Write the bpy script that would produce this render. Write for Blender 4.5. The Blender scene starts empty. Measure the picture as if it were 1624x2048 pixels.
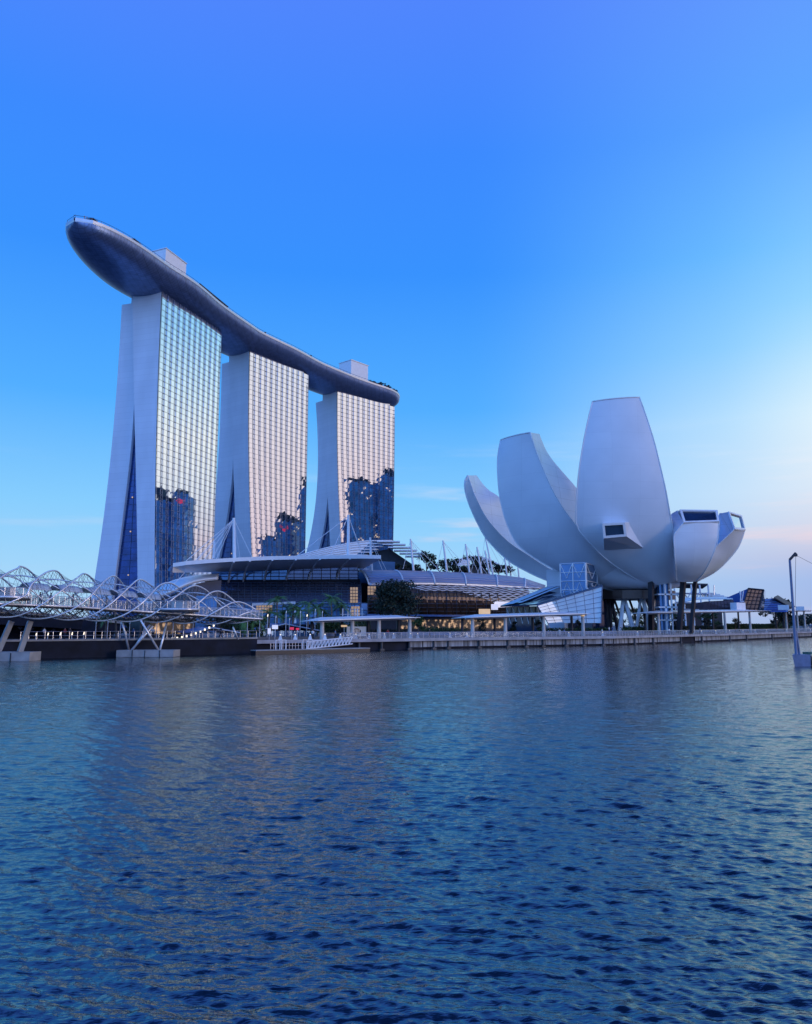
import bpy, math, random
import numpy as np
from mathutils import Vector
random.seed(7); RNG = np.random.default_rng(7)
S = bpy.context.scene
COL = S.collection
rad = math.radians

# ------------------------------------------------------------------ camera
F_PX = 1500.0; PITCH = math.atan(226/1500); CAM_H = 4.5
cd = bpy.data.cameras.new("camera"); cam = bpy.data.objects.new("camera", cd); COL.objects.link(cam)
cam.location = (0, 0, CAM_H); cam.rotation_euler = (rad(90)+PITCH, 0, 0)
cd.sensor_fit = 'VERTICAL'; cd.sensor_height = 36; cd.lens = 36*F_PX/2048
cd.clip_start = 0.1; cd.clip_end = 12000
S.camera = cam

def L(r, g, b, k=1.0):
    f = lambda c: (c/255/12.92 if c/255 <= .04045 else ((c/255+.055)/1.055)**2.4)*k
    return (f(r), f(g), f(b), 1)

# ------------------------------------------------------------------ sky and sun
W = bpy.data.worlds.new("World"); S.world = W; W.use_nodes = True
SUN_EL, SUN_AZ = 9.0, 114.0         # azimuth clockwise from the viewing direction
def build_world():
    nt = W.node_tree; N = nt.nodes; K = nt.links; N.clear()
    out = N.new('ShaderNodeOutputWorld')
    tc = N.new('ShaderNodeTexCoord')
    nrm = N.new('ShaderNodeVectorMath'); nrm.operation = 'NORMALIZE'; K.new(tc.outputs['Generated'], nrm.inputs[0])
    sp = N.new('ShaderNodeSeparateXYZ'); K.new(nrm.outputs[0], sp.inputs[0])
    flat = N.new('ShaderNodeCombineXYZ'); K.new(sp.outputs[0], flat.inputs[0]); K.new(sp.outputs[1], flat.inputs[1])
    fn = N.new('ShaderNodeVectorMath'); fn.operation = 'NORMALIZE'; K.new(flat.outputs[0], fn.inputs[0])
    def ramp(fac, stops):
        r = N.new('ShaderNodeValToRGB'); e = r.color_ramp.elements
        e[0].position, e[0].color = stops[0][0], stops[0][1]; e[1].position, e[1].color = stops[-1][0], stops[-1][1]
        for p, c in stops[1:-1]:
            x = e.new(p); x.color = c
        K.new(fac, r.inputs[0]); return r.outputs[0]
    def math_(op, a, b=None):
        m = N.new('ShaderNodeMath'); m.operation = op
        for i, v in enumerate((a, b)):
            if v is None: continue
            if isinstance(v, (int, float)): m.inputs[i].default_value = v
            else: K.new(v, m.inputs[i])
        return m.outputs[0]
    def lobe(az, lo, hi):
        d = N.new('ShaderNodeVectorMath'); d.operation = 'DOT_PRODUCT'; K.new(fn.outputs[0], d.inputs[0])
        d.inputs[1].default_value = (math.sin(rad(az)), math.cos(rad(az)), 0)
        m = N.new('ShaderNodeMapRange'); m.interpolation_type = 'SMOOTHSTEP'
        m.inputs[1].default_value = lo; m.inputs[2].default_value = hi
        K.new(d.outputs['Value'], m.inputs[0]); return m.outputs[0]
    def mix(f, a, b):
        m = N.new('ShaderNodeMix'); m.data_type = 'RGBA'
        K.new(f, m.inputs[0]); K.new(a, m.inputs[6]); K.new(b, m.inputs[7]); return m.outputs[2]
    z = sp.outputs[2]
    top = [(.76, L(62,110,238)), (.87, L(24,54,140)), (1, L(15,36,104))]
    left = ramp(z, [(0, L(172,208,246)), (.06, L(164,214,250)), (.15, L(134,205,254)), (.28, L(82,174,255)), (.44, L(56,146,254)), (.56, L(60,138,254)), (.68, L(80,134,253))]+top)
    west = ramp(z, [(0, L(166,182,225)), (.05, L(166,188,234)), (.08, L(196,198,228)), (.115, L(212,220,240)), (.16, L(218,234,250)),
                    (.25, L(205,238,255)), (.33, L(160,220,255)), (.43, L(118,198,255)), (.55, L(96,168,255)), (.68, L(102,152,254))]+top)
    pink = ramp(z, [(0, L(205,182,208)), (.08, L(238,208,216)), (.2, L(246,224,228)), (.3, L(246,234,236)), (.42, L(228,234,246)),
                    (.55, L(150,190,250)), (.68, L(102,152,254))]+top)
    back = ramp(z, [(0, L(122,170,248,1.4)), (.25, L(126,180,255,1.95)), (.5, L(106,164,255,2.0)), (.7, L(100,152,255,1.9)), (.87, L(30,64,160)), (1, L(15,36,104))])  # unseen sky behind the camera, brightened to light the front-facing walls
    glow = ramp(z, [(0, L(165,178,222)), (.062, L(160,180,230)), (.085, L(200,198,224)), (.105, L(228,210,220)), (.135, L(228,224,234)), (.175, L(240,242,246)), (.235, L(254,254,250)), (.29, L(226,247,254)), (.37, L(160,220,255)), (.55, L(96,168,255)), (.68, L(98,152,254))]+top)
    c = mix(lobe(60, .56, .95), left, west)
    c = mix(lobe(54, .855, .995), c, glow)
    c = mix(lobe(106, .55, .95), c, pink)
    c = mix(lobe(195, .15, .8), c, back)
    # long low cloud banks
    mp = N.new('ShaderNodeMapping'); mp.inputs['Scale'].default_value = (2.2, 2.2, 22); K.new(nrm.outputs[0], mp.inputs[0])
    nz = N.new('ShaderNodeTexNoise'); nz.inputs['Scale'].default_value = 1.4; nz.inputs['Detail'].default_value = 6; nz.inputs['Roughness'].default_value = .55
    K.new(mp.outputs[0], nz.inputs['Vector'])
    cm = N.new('ShaderNodeMapRange'); cm.interpolation_type = 'SMOOTHSTEP'; cm.inputs[1].default_value = .52; cm.inputs[2].default_value = .74
    K.new(nz.outputs[0], cm.inputs[0])
    band = ramp(z, [(0, (.2,.2,.2,1)), (.06, (.75,.75,.75,1)), (.13, (.8,.8,.8,1)), (.2, (.22,.22,.22,1)), (.26, (0,0,0,1)), (1, (0,0,0,1))])
    cf = math_('MULTIPLY', cm.outputs[0], band)
    ccol = ramp(z, [(0, L(205,195,225)), (.075, L(236,206,216)), (.12, L(240,222,230)), (.2, L(250,246,250)), (1, L(250,250,255))])
    cf = math_('MULTIPLY', cf, math_('ADD', math_('MULTIPLY', lobe(45, .3, .9), .75), .18))
    c = mix(cf, c, ccol)
    bg = N.new('ShaderNodeBackground'); bg.inputs[1].default_value = 1.0; K.new(c, bg.inputs[0])
    sky = N.new('ShaderNodeTexSky'); sky.sky_type = 'NISHITA'; sky.sun_disc = False
    sky.sun_elevation = rad(SUN_EL); sky.sun_rotation = rad(SUN_AZ)
    b2 = N.new('ShaderNodeBackground'); b2.inputs[1].default_value = 0.001; K.new(sky.outputs[0], b2.inputs[0])
    ad = N.new('ShaderNodeAddShader'); K.new(bg.outputs[0], ad.inputs[0]); K.new(b2.outputs[0], ad.inputs[1])
    K.new(ad.outputs[0], out.inputs[0])
build_world()
sl = bpy.data.lights.new("sun", 'SUN'); so = bpy.data.objects.new("sun", sl); COL.objects.link(so)
sl.energy = 0.6; sl.angle = rad(12); sl.color = (1, .84, .78)
sd = Vector((math.sin(rad(SUN_AZ))*math.cos(rad(SUN_EL)), math.cos(rad(SUN_AZ))*math.cos(rad(SUN_EL)), math.sin(rad(SUN_EL))))
so.rotation_euler = sd.to_track_quat('Z', 'Y').to_euler()
vs = S.view_settings
S.display_settings.display_device = 'sRGB'
vs.view_transform = 'Standard'; vs.look = 'None'; vs.gamma = 1; vs.exposure = 0; vs.use_curve_mapping = False
S.cycles.max_bounces = 6; S.cycles.glossy_bounces = 4; S.cycles.transmission_bounces = 4; S.cycles.caustics_reflective = False

# ------------------------------------------------------------------ survey helpers: sight line -> world point
def ray(px, py):
    ox = px-812; up = 1024-py; c, s = math.cos(PITCH), math.sin(PITCH)
    return np.array([ox, F_PX*c-up*s, F_PX*s+up*c])
def P(px, py, Y):
    d = ray(px, py); return np.array([0, 0, CAM_H]) + d*(Y/d[1])
def PZ(px, py, z):
    d = ray(px, py); return np.array([0, 0, CAM_H]) + d*((z-CAM_H)/d[2])
def lerp(a, b, t): return a+(b-a)*t
def interp(pts, x):      # piecewise linear through (x, value...)
    xs = [p[0] for p in pts]
    return np.array([np.interp(x, xs, [p[k] for p in pts]) for k in range(1, len(pts[0]))])
def smooth_curve(pts, n):   # Catmull-Rom resampled evenly
    pts = np.array(pts, float); m = len(pts); ext = np.vstack([2*pts[0]-pts[1], pts, 2*pts[-1]-pts[-2]])
    out = []
    for i in range(m-1):
        p0, p1, p2, p3 = ext[i:i+4]
        for t in np.linspace(0, 1, 24, endpoint=False):
            out.append(.5*((2*p1)+(-p0+p2)*t+(2*p0-5*p1+4*p2-p3)*t*t+(-p0+3*p1-3*p2+p3)*t**3))
    out.append(pts[-1]); out = np.array(out)
    d = np.r_[0, np.cumsum(np.linalg.norm(np.diff(out, axis=0), axis=1))]
    s = np.linspace(0, d[-1], n)
    return np.stack([np.interp(s, d, out[:, k]) for k in range(out.shape[1])], 1)

# ------------------------------------------------------------------ object helpers
WLOC = {}
def tag(o, label=None, cat=None, group=None, kind=None):
    if label: o['label'] = label
    if cat: o['category'] = cat
    if group: o['group'] = group
    if kind: o['kind'] = kind
    return o
def thing(name, label, cat, loc=(0, 0, 0), group=None):
    o = bpy.data.objects.new(name, None); COL.objects.link(o); o.location = loc; o.empty_display_size = .5
    WLOC[o.name] = np.array(loc, float)
    return tag(o, label, cat, group)
def dup(o, parent=None):
    c = o.copy(); COL.objects.link(c); c.parent = parent
    for ch in list(o.children): dup(ch, c)
    return c
class MB:
    def __init__(s): s.v = []; s.f = []
    def add(s, vs, fs):
        n = len(s.v); s.v += [tuple(map(float, v)) for v in vs]; s.f += [tuple(i+n for i in f) for f in fs]; return s
    def quad(s, a, b, c, d): return s.add([a, b, c, d], [(0, 1, 2, 3)])
    def poly(s, pts): return s.add(pts, [tuple(range(len(pts)))])
    def hexa(s, lo, hi):     # two matching quads
        return s.add(list(lo)+list(hi), [(3,2,1,0),(4,5,6,7),(0,1,5,4),(1,2,6,5),(2,3,7,6),(3,0,4,7)])
    def box(s, c, d, rz=0):
        cx, cy, cz = c; x, y, z = d[0]/2, d[1]/2, d[2]/2; co, si = math.cos(rz), math.sin(rz)
        q = lambda zz: [(cx+a*co-b*si, cy+a*si+b*co, cz+zz) for a, b in ((-x,-y),(x,-y),(x,y),(-x,y))]
        return s.hexa(q(-z), q(z))
    def prism(s, poly, z0, z1):
        n = len(poly); z0f = z0 if callable(z0) else (lambda x, y: z0); z1f = z1 if callable(z1) else (lambda x, y: z1)
        vs = [(x, y, z0f(x, y)) for x, y in poly]+[(x, y, z1f(x, y)) for x, y in poly]
        return s.add(vs, [tuple(range(n))[::-1], tuple(range(n, 2*n))]+[(i, (i+1) % n, n+(i+1) % n, n+i) for i in range(n)])
    def grid(s, g, closed=False):
        r, c = len(g), len(g[0]); vs = [p for row in g for p in row]; fs = []
        for i in range(r-1):
            for j in range(c if closed else c-1):
                k = (j+1) % c; fs.append((i*c+j, i*c+k, (i+1)*c+k, (i+1)*c+j))
        return s.add(vs, fs)
    def sheet(s, g, off):    # thick sheet: grid g and g shifted by off (vector or per-point grid)
        g = np.array(g, float); g2 = g+np.array(off, float); r, c = g.shape[:2]
        n = len(s.v); s.grid(g); s.grid(g2[:, ::-1])
        rim = [(0, j) for j in range(c)]+[(i, c-1) for i in range(1, r)]+[(r-1, j) for j in range(c-2, -1, -1)]+[(i, 0) for i in range(r-2, 0, -1)]
        top = [n+i*c+j for i, j in rim]; bot = [n+r*c+i*c+(c-1-j) for i, j in rim]; m = len(rim)
        s.f += [(top[(k+1) % m], top[k], bot[k], bot[(k+1) % m]) for k in range(m)]
        return s
    def tube(s, pts, r, n=6, caps=True, r1=None):
        pts = np.array(pts, float); m = len(pts); rr = np.linspace(r, r if r1 is None else r1, m)
        t = np.gradient(pts, axis=0); t /= np.maximum(np.linalg.norm(t, axis=1, keepdims=True), 1e-9)
        up = np.array([0, 0, 1.]) if abs(t[0][2]) < .9 else np.array([0, 1., 0])
        a = np.cross(t[0], up); a /= np.linalg.norm(a); rings = []
        for i in range(m):
            a = a-t[i]*a.dot(t[i]); a /= max(np.linalg.norm(a), 1e-9); b = np.cross(t[i], a)
            rings.append([pts[i]+rr[i]*(math.cos(2*math.pi*k/n)*a+math.sin(2*math.pi*k/n)*b) for k in range(n)])
        k = len(s.v); s.grid(rings, True)
        if caps: s.f += [tuple(range(k+n-1, k-1, -1)), tuple(range(k+(m-1)*n, k+m*n))]
        return s
    def bar(s, a, b, w, h=None):   # square bar
        return s.tube([a, b], w*.72, 4)
    def build(s, name, mat, parent=None, smooth=False, label=None):
        o0 = np.zeros(3)
        if parent is not None: o0 = WLOC[parent.name]
        me = bpy.data.meshes.new(name); V = np.array(s.v, float)-o0
        me.from_pydata(V.tolist(), [], s.f); me.validate()
        me.materials.append(mat)
        if smooth: me.shade_smooth()
        o = bpy.data.objects.new(name, me); COL.objects.link(o)
        if parent is not None: o.parent = parent
        WLOC[o.name] = o0
        if label: o['label'] = label
        return o
    def top(s, name, mat, label, cat, group=None, smooth=False):
        V = np.array(s.v); base = np.array([V[:, 0].mean(), V[:, 1].mean(), V[:, 2].min()])
        s.v = (V-base).tolist(); o = s.build(name, mat, None, smooth); o.location = base; WLOC[o.name] = base
        return tag(o, label, cat, group)
ORD = ['first','second','third','fourth','fifth','sixth','seventh','eighth','ninth','tenth','eleventh','twelfth','thirteenth','fourteenth',
       'fifteenth','sixteenth','seventeenth','eighteenth','nineteenth','twentieth','twenty-first','twenty-second','twenty-third','twenty-fourth',
       'twenty-fifth','twenty-sixth','twenty-seventh','twenty-eighth','twenty-ninth','thirtieth','thirty-first','thirty-second','thirty-third','thirty-fourth']

# ------------------------------------------------------------------ materials
def mat(name, col, rough=.6, metal=0., var=.12, vscale=.6, spec=.5, bump=0., bscale=3., emit=None, estr=0., trans=0., ior=1.45, alpha=1., coat=0., stretch=(1,1,1)):
    m = bpy.data.materials.new(name); m.use_nodes = True; nt = m.node_tree; N = nt.nodes; K = nt.links
    b = N['Principled BSDF']; b.inputs['Roughness'].default_value = rough; b.inputs['Metallic'].default_value = metal
    b.inputs['Specular IOR Level'].default_value = spec; b.inputs['IOR'].default_value = ior
    b.inputs['Transmission Weight'].default_value = trans; b.inputs['Alpha'].default_value = alpha; b.inputs['Coat Weight'].default_value = coat
    tc = N.new('ShaderNodeTexCoord'); mp = N.new('ShaderNodeMapping'); mp.inputs['Scale'].default_value = stretch; K.new(tc.outputs['Object'], mp.inputs[0])
    nz = N.new('ShaderNodeTexNoise'); nz.inputs['Scale'].default_value = vscale; nz.inputs['Detail'].default_value = 5; K.new(mp.outputs[0], nz.inputs['Vector'])
    r = N.new('ShaderNodeValToRGB'); c = np.array(col[:3])
    r.color_ramp.elements[0].position = .3; r.color_ramp.elements[1].position = .72
    r.color_ramp.elements[0].color = (*np.clip(c*(1-var), 0, 1), 1); r.color_ramp.elements[1].color = (*np.clip(c*(1+var), 0, 1), 1)
    K.new(nz.outputs[0], r.inputs[0]); K.new(r.outputs[0], b.inputs['Base Color'])
    if bump:
        n2 = N.new('ShaderNodeTexNoise'); n2.inputs['Scale'].default_value = bscale; n2.inputs['Detail'].default_value = 3; K.new(mp.outputs[0], n2.inputs['Vector'])
        bp = N.new('ShaderNodeBump'); bp.inputs['Strength'].default_value = bump; bp.inputs['Distance'].default_value = .1
        K.new(n2.outputs[0], bp.inputs['Height']); K.new(bp.outputs[0], b.inputs['Normal'])
    if emit: b.inputs['Emission Color'].default_value = (*emit[:3], 1); b.inputs['Emission Strength'].default_value = estr
    return m
def lined(m, axis_scale, width, dark, coord='Object', rot=(0,0,0)):
    """multiply base colour by thin seam lines of a brick pattern"""
    nt = m.node_tree; N = nt.nodes; K = nt.links; b = N['Principled BSDF']
    src = b.inputs['Base Color'].links[0].from_socket
    tc = N.new('ShaderNodeTexCoord'); mp = N.new('ShaderNodeMapping'); mp.inputs['Rotation'].default_value = rot; K.new(tc.outputs[coord], mp.inputs[0])
    br = N.new('ShaderNodeTexBrick'); br.offset = 0; br.inputs['Scale'].default_value = 1
    br.inputs['Brick Width'].default_value = axis_scale[0]; br.inputs['Row Height'].default_value = axis_scale[1]; br.inputs['Mortar Size'].default_value = width
    br.inputs['Mortar Smooth'].default_value = .1
    br.inputs['Color1'].default_value = (1,1,1,1); br.inputs['Color2'].default_value = (.95,.95,.96,1); br.inputs['Mortar'].default_value = (dark,dark,dark,1)
    K.new(mp.outputs[0], br.inputs['Vector'])
    mx = N.new('ShaderNodeMix'); mx.data_type = 'RGBA'; mx.blend_type = 'MULTIPLY'; mx.inputs[0].default_value = 1
    K.new(src, mx.inputs[6]); K.new(br.outputs[0], mx.inputs[7]); K.new(mx.outputs[2], b.inputs['Base Color'])
    return m
M = {}
M['wall'] = lined(mat('white_cladding', (.70,.72,.79), .55, var=.07, vscale=.1, stretch=(1,1,.3)), (400, 3.4), .06, .82, rot=(rad(90),0,0))
M['white'] = mat('white_paint', (.78,.78,.8), .4, var=.05)
M['shell'] = lined(mat('white_shell', (.72,.75,.8), .36, var=.05, vscale=.14, coat=.15), (7, 4.2), .035, .9, rot=(rad(90),0,0))
M['steelpanel'] = lined(mat('steel_panels', (.62,.64,.72), .32, .3, var=.06, vscale=.2), (5, 3.2), .03, .55, rot=(rad(90),0,0))
M['mirror'] = mat('mirror_glass', (.84,.9,.96), .015, 1., var=.05, vscale=.25, bump=.012, bscale=.3)
M['bayglass'] = mat('bay_glass', (.6,.68,.82), .03, 1., var=.06, vscale=.3)
M['fin'] = mat('dark_fins', (.1,.13,.2), .4, .3, var=.1)
M['darkglass'] = mat('dark_glass', (.012,.03,.07), .04, var=.3, vscale=.3, spec=.7, bump=.03, bscale=.6)
M['atrium'] = mat('atrium_blue_glass', (.02,.055,.2), .06, .45, var=.35, vscale=.2, spec=.7)
M['blueglass'] = mat('blue_glass', (.09,.2,.38), .05, .35, var=.2, vscale=.3, spec=.8, bump=.03, bscale=.5)
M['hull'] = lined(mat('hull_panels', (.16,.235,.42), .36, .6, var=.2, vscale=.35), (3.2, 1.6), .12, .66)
M['rim'] = mat('silver_rim', (.62,.62,.66), .35, .6, var=.05)
M['black'] = mat('black_steel', (.012,.012,.02), .45, var=.2)
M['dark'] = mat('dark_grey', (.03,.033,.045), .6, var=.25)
M['steel'] = mat('stainless_steel', (.78,.78,.82), .28, .45, var=.08, vscale=2)
M['concrete'] = mat('concrete', (.34,.34,.35), .8, var=.2, vscale=.8, bump=.2)
M['stained'] = mat('stained_concrete', (.27,.28,.31), .8, var=.75, vscale=1.0, stretch=(1.6,1.6,.16))
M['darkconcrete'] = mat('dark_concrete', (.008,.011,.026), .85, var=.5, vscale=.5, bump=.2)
M['land'] = mat('paving', (.11,.115,.13), .8, var=.2, vscale=.3)
M['bronze'] = mat('bronze_panel', (.075,.05,.042), .3, .4, var=.4, vscale=.25)
M['violetglass'] = mat('violet_glass', (.15,.155,.23), .08, .6, var=.4, vscale=.12, spec=.7)
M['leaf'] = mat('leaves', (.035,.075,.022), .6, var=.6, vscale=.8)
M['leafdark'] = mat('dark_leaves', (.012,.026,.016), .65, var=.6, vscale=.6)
M['palmleaf'] = mat('palm_leaves', (.085,.19,.055), .5, var=.5, vscale=.8)
M['bark'] = mat('bark', (.14,.11,.09), .85, var=.3, vscale=2)
M['lamp'] = mat('lit_lamp', (.9,.85,.75), .5, emit=(1,.84,.6), estr=1.6)
M['warm'] = mat('lit_interior', (.5,.35,.2), .6, emit=(1,.68,.4), estr=.55, var=.4, vscale=.5)
M['lobby'] = mat('lit_white_interior', (.8,.8,.8), .6, emit=(.95,.9,1), estr=.45, var=.2)
M['red'] = mat('red_paint', (.6,.04,.06), .5)
M['redsign'] = mat('lit_red_sign', (.6,.04,.06), .5, emit=(1,.05,.15), estr=.45)
M['blue'] = mat('blue_paint', (.08,.16,.34), .45, var=.15)
M['cyan'] = mat('pale_blue_panel', (.42,.55,.68), .4, var=.1)
M['skin'] = mat('skin', (.42,.26,.18), .6)
M['hair'] = mat('black_hair', (.015,.012,.012), .6)
M['cloth_dark'] = mat('dark_cloth', (.03,.035,.05), .85)
M['cloth_white'] = mat('white_cloth', (.7,.7,.7), .85)
M['cloth_red'] = mat('red_cloth', (.4,.06,.06), .85)
M['cloth_blue'] = mat('blue_cloth', (.1,.17,.35), .85)
M['pane'] = mat('clear_pane', (.25,.35,.45), .03, alpha=.35, spec=.8)

# ------------------------------------------------------------------ water
def water_material():
    m = bpy.data.materials.new('bay_water'); m.use_nodes = True; nt = m.node_tree; N = nt.nodes; K = nt.links
    b = N['Principled BSDF']; b.inputs['Base Color'].default_value = (.001, .009, .013, 1); b.inputs['Roughness'].default_value = .04
    b.inputs['Specular Tint'].default_value = (.8, 1, .92, 1); b.inputs['IOR'].default_value = 2.65; b.inputs['Specular IOR Level'].default_value = .5
    tc = N.new('ShaderNodeTexCoord'); mp = N.new('ShaderNodeMapping'); mp.inputs['Rotation'].default_value = (0,0,rad(-5)); mp.inputs['Scale'].default_value = (.42, 1.3, 1)
    K.new(tc.outputs['Object'], mp.inputs[0])
    h = None
    for sc, wt in ((1.3, .03), (3.2, .034), (8., .017), (18., .006)):
        n = N.new('ShaderNodeTexNoise'); n.inputs['Scale'].default_value = sc; n.inputs['Detail'].default_value = 3; n.inputs['Distortion'].default_value = .4
        K.new(mp.outputs[0], n.inputs['Vector'])
        q = N.new('ShaderNodeMath'); q.operation = 'MULTIPLY'; q.inputs[1].default_value = wt; K.new(n.outputs[0], q.inputs[0])
        if h is None: h = q.outputs[0]
        else:
            a = N.new('ShaderNodeMath'); a.operation = 'ADD'; K.new(h, a.inputs[0]); K.new(q.outputs[0], a.inputs[1]); h = a.outputs[0]
    bp = N.new('ShaderNodeBump'); bp.inputs['Strength'].default_value = 1; bp.inputs['Distance'].default_value = 1.0
    K.new(h, bp.inputs['Height']); K.new(bp.outputs[0], b.inputs['Normal'])
    return m
def build_water():
    ys = [7.5]
    while ys[-1] < 340: ys.append(ys[-1]+.0026*ys[-1])
    ys = np.array(ys); nc = 900
    u = np.linspace(-1, 1, nc)
    X = u[None, :]*(.68*ys[:, None]+3.5)+np.sign(u)[None, :]*np.abs(u)[None, :]**9*20; Y = np.repeat(ys[:, None], nc, 1); Z = np.zeros_like(X)
    dy = .0026*Y
    bands = [(90, .13, .42, 86, 30, .19), (30, .42, 1.1, 82, 28, .075), (10, 1.1, 3, 80, 22, .028), (16, .12, .35, 20, 30, .06)]   # count, wavelengths, heading, spread, rms slope
    for n_, l0, l1, hd, sp, slope in bands:
        for i in range(n_):
            lam = l0*(l1/l0)**RNG.random(); th = rad(hd+RNG.normal()*sp); k = 2*math.pi/lam
            a = slope*math.sqrt(2/n_)/k*RNG.uniform(.6, 1.4); ph = RNG.uniform(0, 6.28)
            fade = np.clip((lam/dy-2.5)/3, 0, 1); w = k*(math.cos(th)*X+math.sin(th)*Y)+ph
            Z += fade*a*(np.sin(w)+.25*np.sin(2*w+.9))
    gust = .85+.3*np.sin(X*.07+1.1*np.sin(Y*.05))*np.sin(Y*.06+.8)
    sm = lambda t: np.clip(t, 0, 1)**2*(3-2*np.clip(t, 0, 1))
    Z *= gust*sm((1-np.abs(u))*9)[None, :]*sm((ys-7.5)/.7)[:, None]*sm((340-ys)/40)[:, None]      # swell calms to the flat open water around
    nr = len(ys); V = np.stack([X, Y, Z], -1).reshape(-1, 3)
    i = np.arange(nr-1)[:, None]*nc+np.arange(nc-1)[None, :]
    Fq = np.stack([i, i+1, i+nc+1, i+nc], -1).reshape(-1, 4)
    BIG = 6000.; n0 = len(V); idx = np.arange(nr)
    lf = np.stack([np.full(nr, -BIG), ys, np.zeros(nr)], 1); rt = np.stack([np.full(nr, BIG), ys, np.zeros(nr)], 1)
    cor = np.array([(-BIG,-400,0),(BIG,-400,0),(-BIG,9000,0),(BIG,9000,0)])
    V = np.vstack([V, lf, rt, cor]); a = idx[:-1]
    Lq = np.stack([n0+a, a*nc, (a+1)*nc, n0+a+1], 1); Rq = np.stack([a*nc+nc-1, n0+nr+a, n0+nr+a+1, (a+1)*nc+nc-1], 1)
    c0 = n0+2*nr; polys = [Fq, Lq, Rq]
    ends = [[c0, c0+1, n0+nr]+list(range(nc-1, -1, -1))+[n0], [n0+nr-1]+list(range((nr-1)*nc, nr*nc))+[n0+2*nr-1, c0+3, c0+2]]
    Fq = np.vstack(polys)
    me = bpy.data.meshes.new('water'); me.vertices.add(len(V)); me.vertices.foreach_set('co', V.ravel())
    lv = np.r_[Fq.ravel(), ends[0], ends[1]].astype(np.int32); st = np.r_[np.arange(0, Fq.size, 4), Fq.size, Fq.size+len(ends[0])].astype(np.int32)
    me.loops.add(len(lv)); me.loops.foreach_set('vertex_index', lv)
    me.polygons.add(len(st)); me.polygons.foreach_set('loop_start', st); me.polygons.foreach_set('loop_total', np.r_[np.full(len(Fq), 4), len(ends[0]), len(ends[1])].astype(np.int32))
    me.update(calc_edges=True); me.shade_smooth(); me.materials.append(water_material())
    o = bpy.data.objects.new('water', me); COL.objects.link(o); tag(o, kind='structure')
build_water()

# ------------------------------------------------------------------ land, quay, boardwalk
BANK = [(-90,82),(-60,97),(-41,110),(-18,127),(8.6,147),(47,170),(90,215),(135,268),(190,325),(300,420),(520,520)]
def bank_at(px):       # bank point (plan) on the sight line through column px
    t = (px-812)/1483.0
    for (x0, y0), (x1, y1) in zip(BANK, BANK[1:]):
        a, b = x0-t*y0, x1-t*y1
        if a <= 0 <= b or b <= 0 <= a:
            s = a/(a-b); return np.array([lerp(x0, x1, s), lerp(y0, y1, s)])
    return np.array([t*100, 100.])
def bank_dir(px):
    a, b = bank_at(px-6), bank_at(px+6); d = b-a; return d/np.linalg.norm(d)
def inland(px, d):
    u = bank_dir(px); p = bank_at(px); r = p/np.linalg.norm(p); return p+r*d/max(.25, -u[1]*r[0]+u[0]*r[1])   # straight behind, d metres from the bank
LAND_Z = 2.45
mb = MB(); inner = [tuple(np.array(p)+np.array([-.55, .83])*6) for p in BANK]
mb.prism(inner+[(3000,900),(4000,8000),(-4000,8000),(-4000,200),(-300,40),(-120,70)], -3, LAND_Z)
tag(mb.build('land', M['land']), kind='structure')
mb = MB(); mb.prism([(560,250),(1600,-600),(4000,-600),(4000,840),(700,800),(590,500)], -3, 2.2)
tag(mb.build('far_bank', M['land']), kind='structure')

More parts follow.
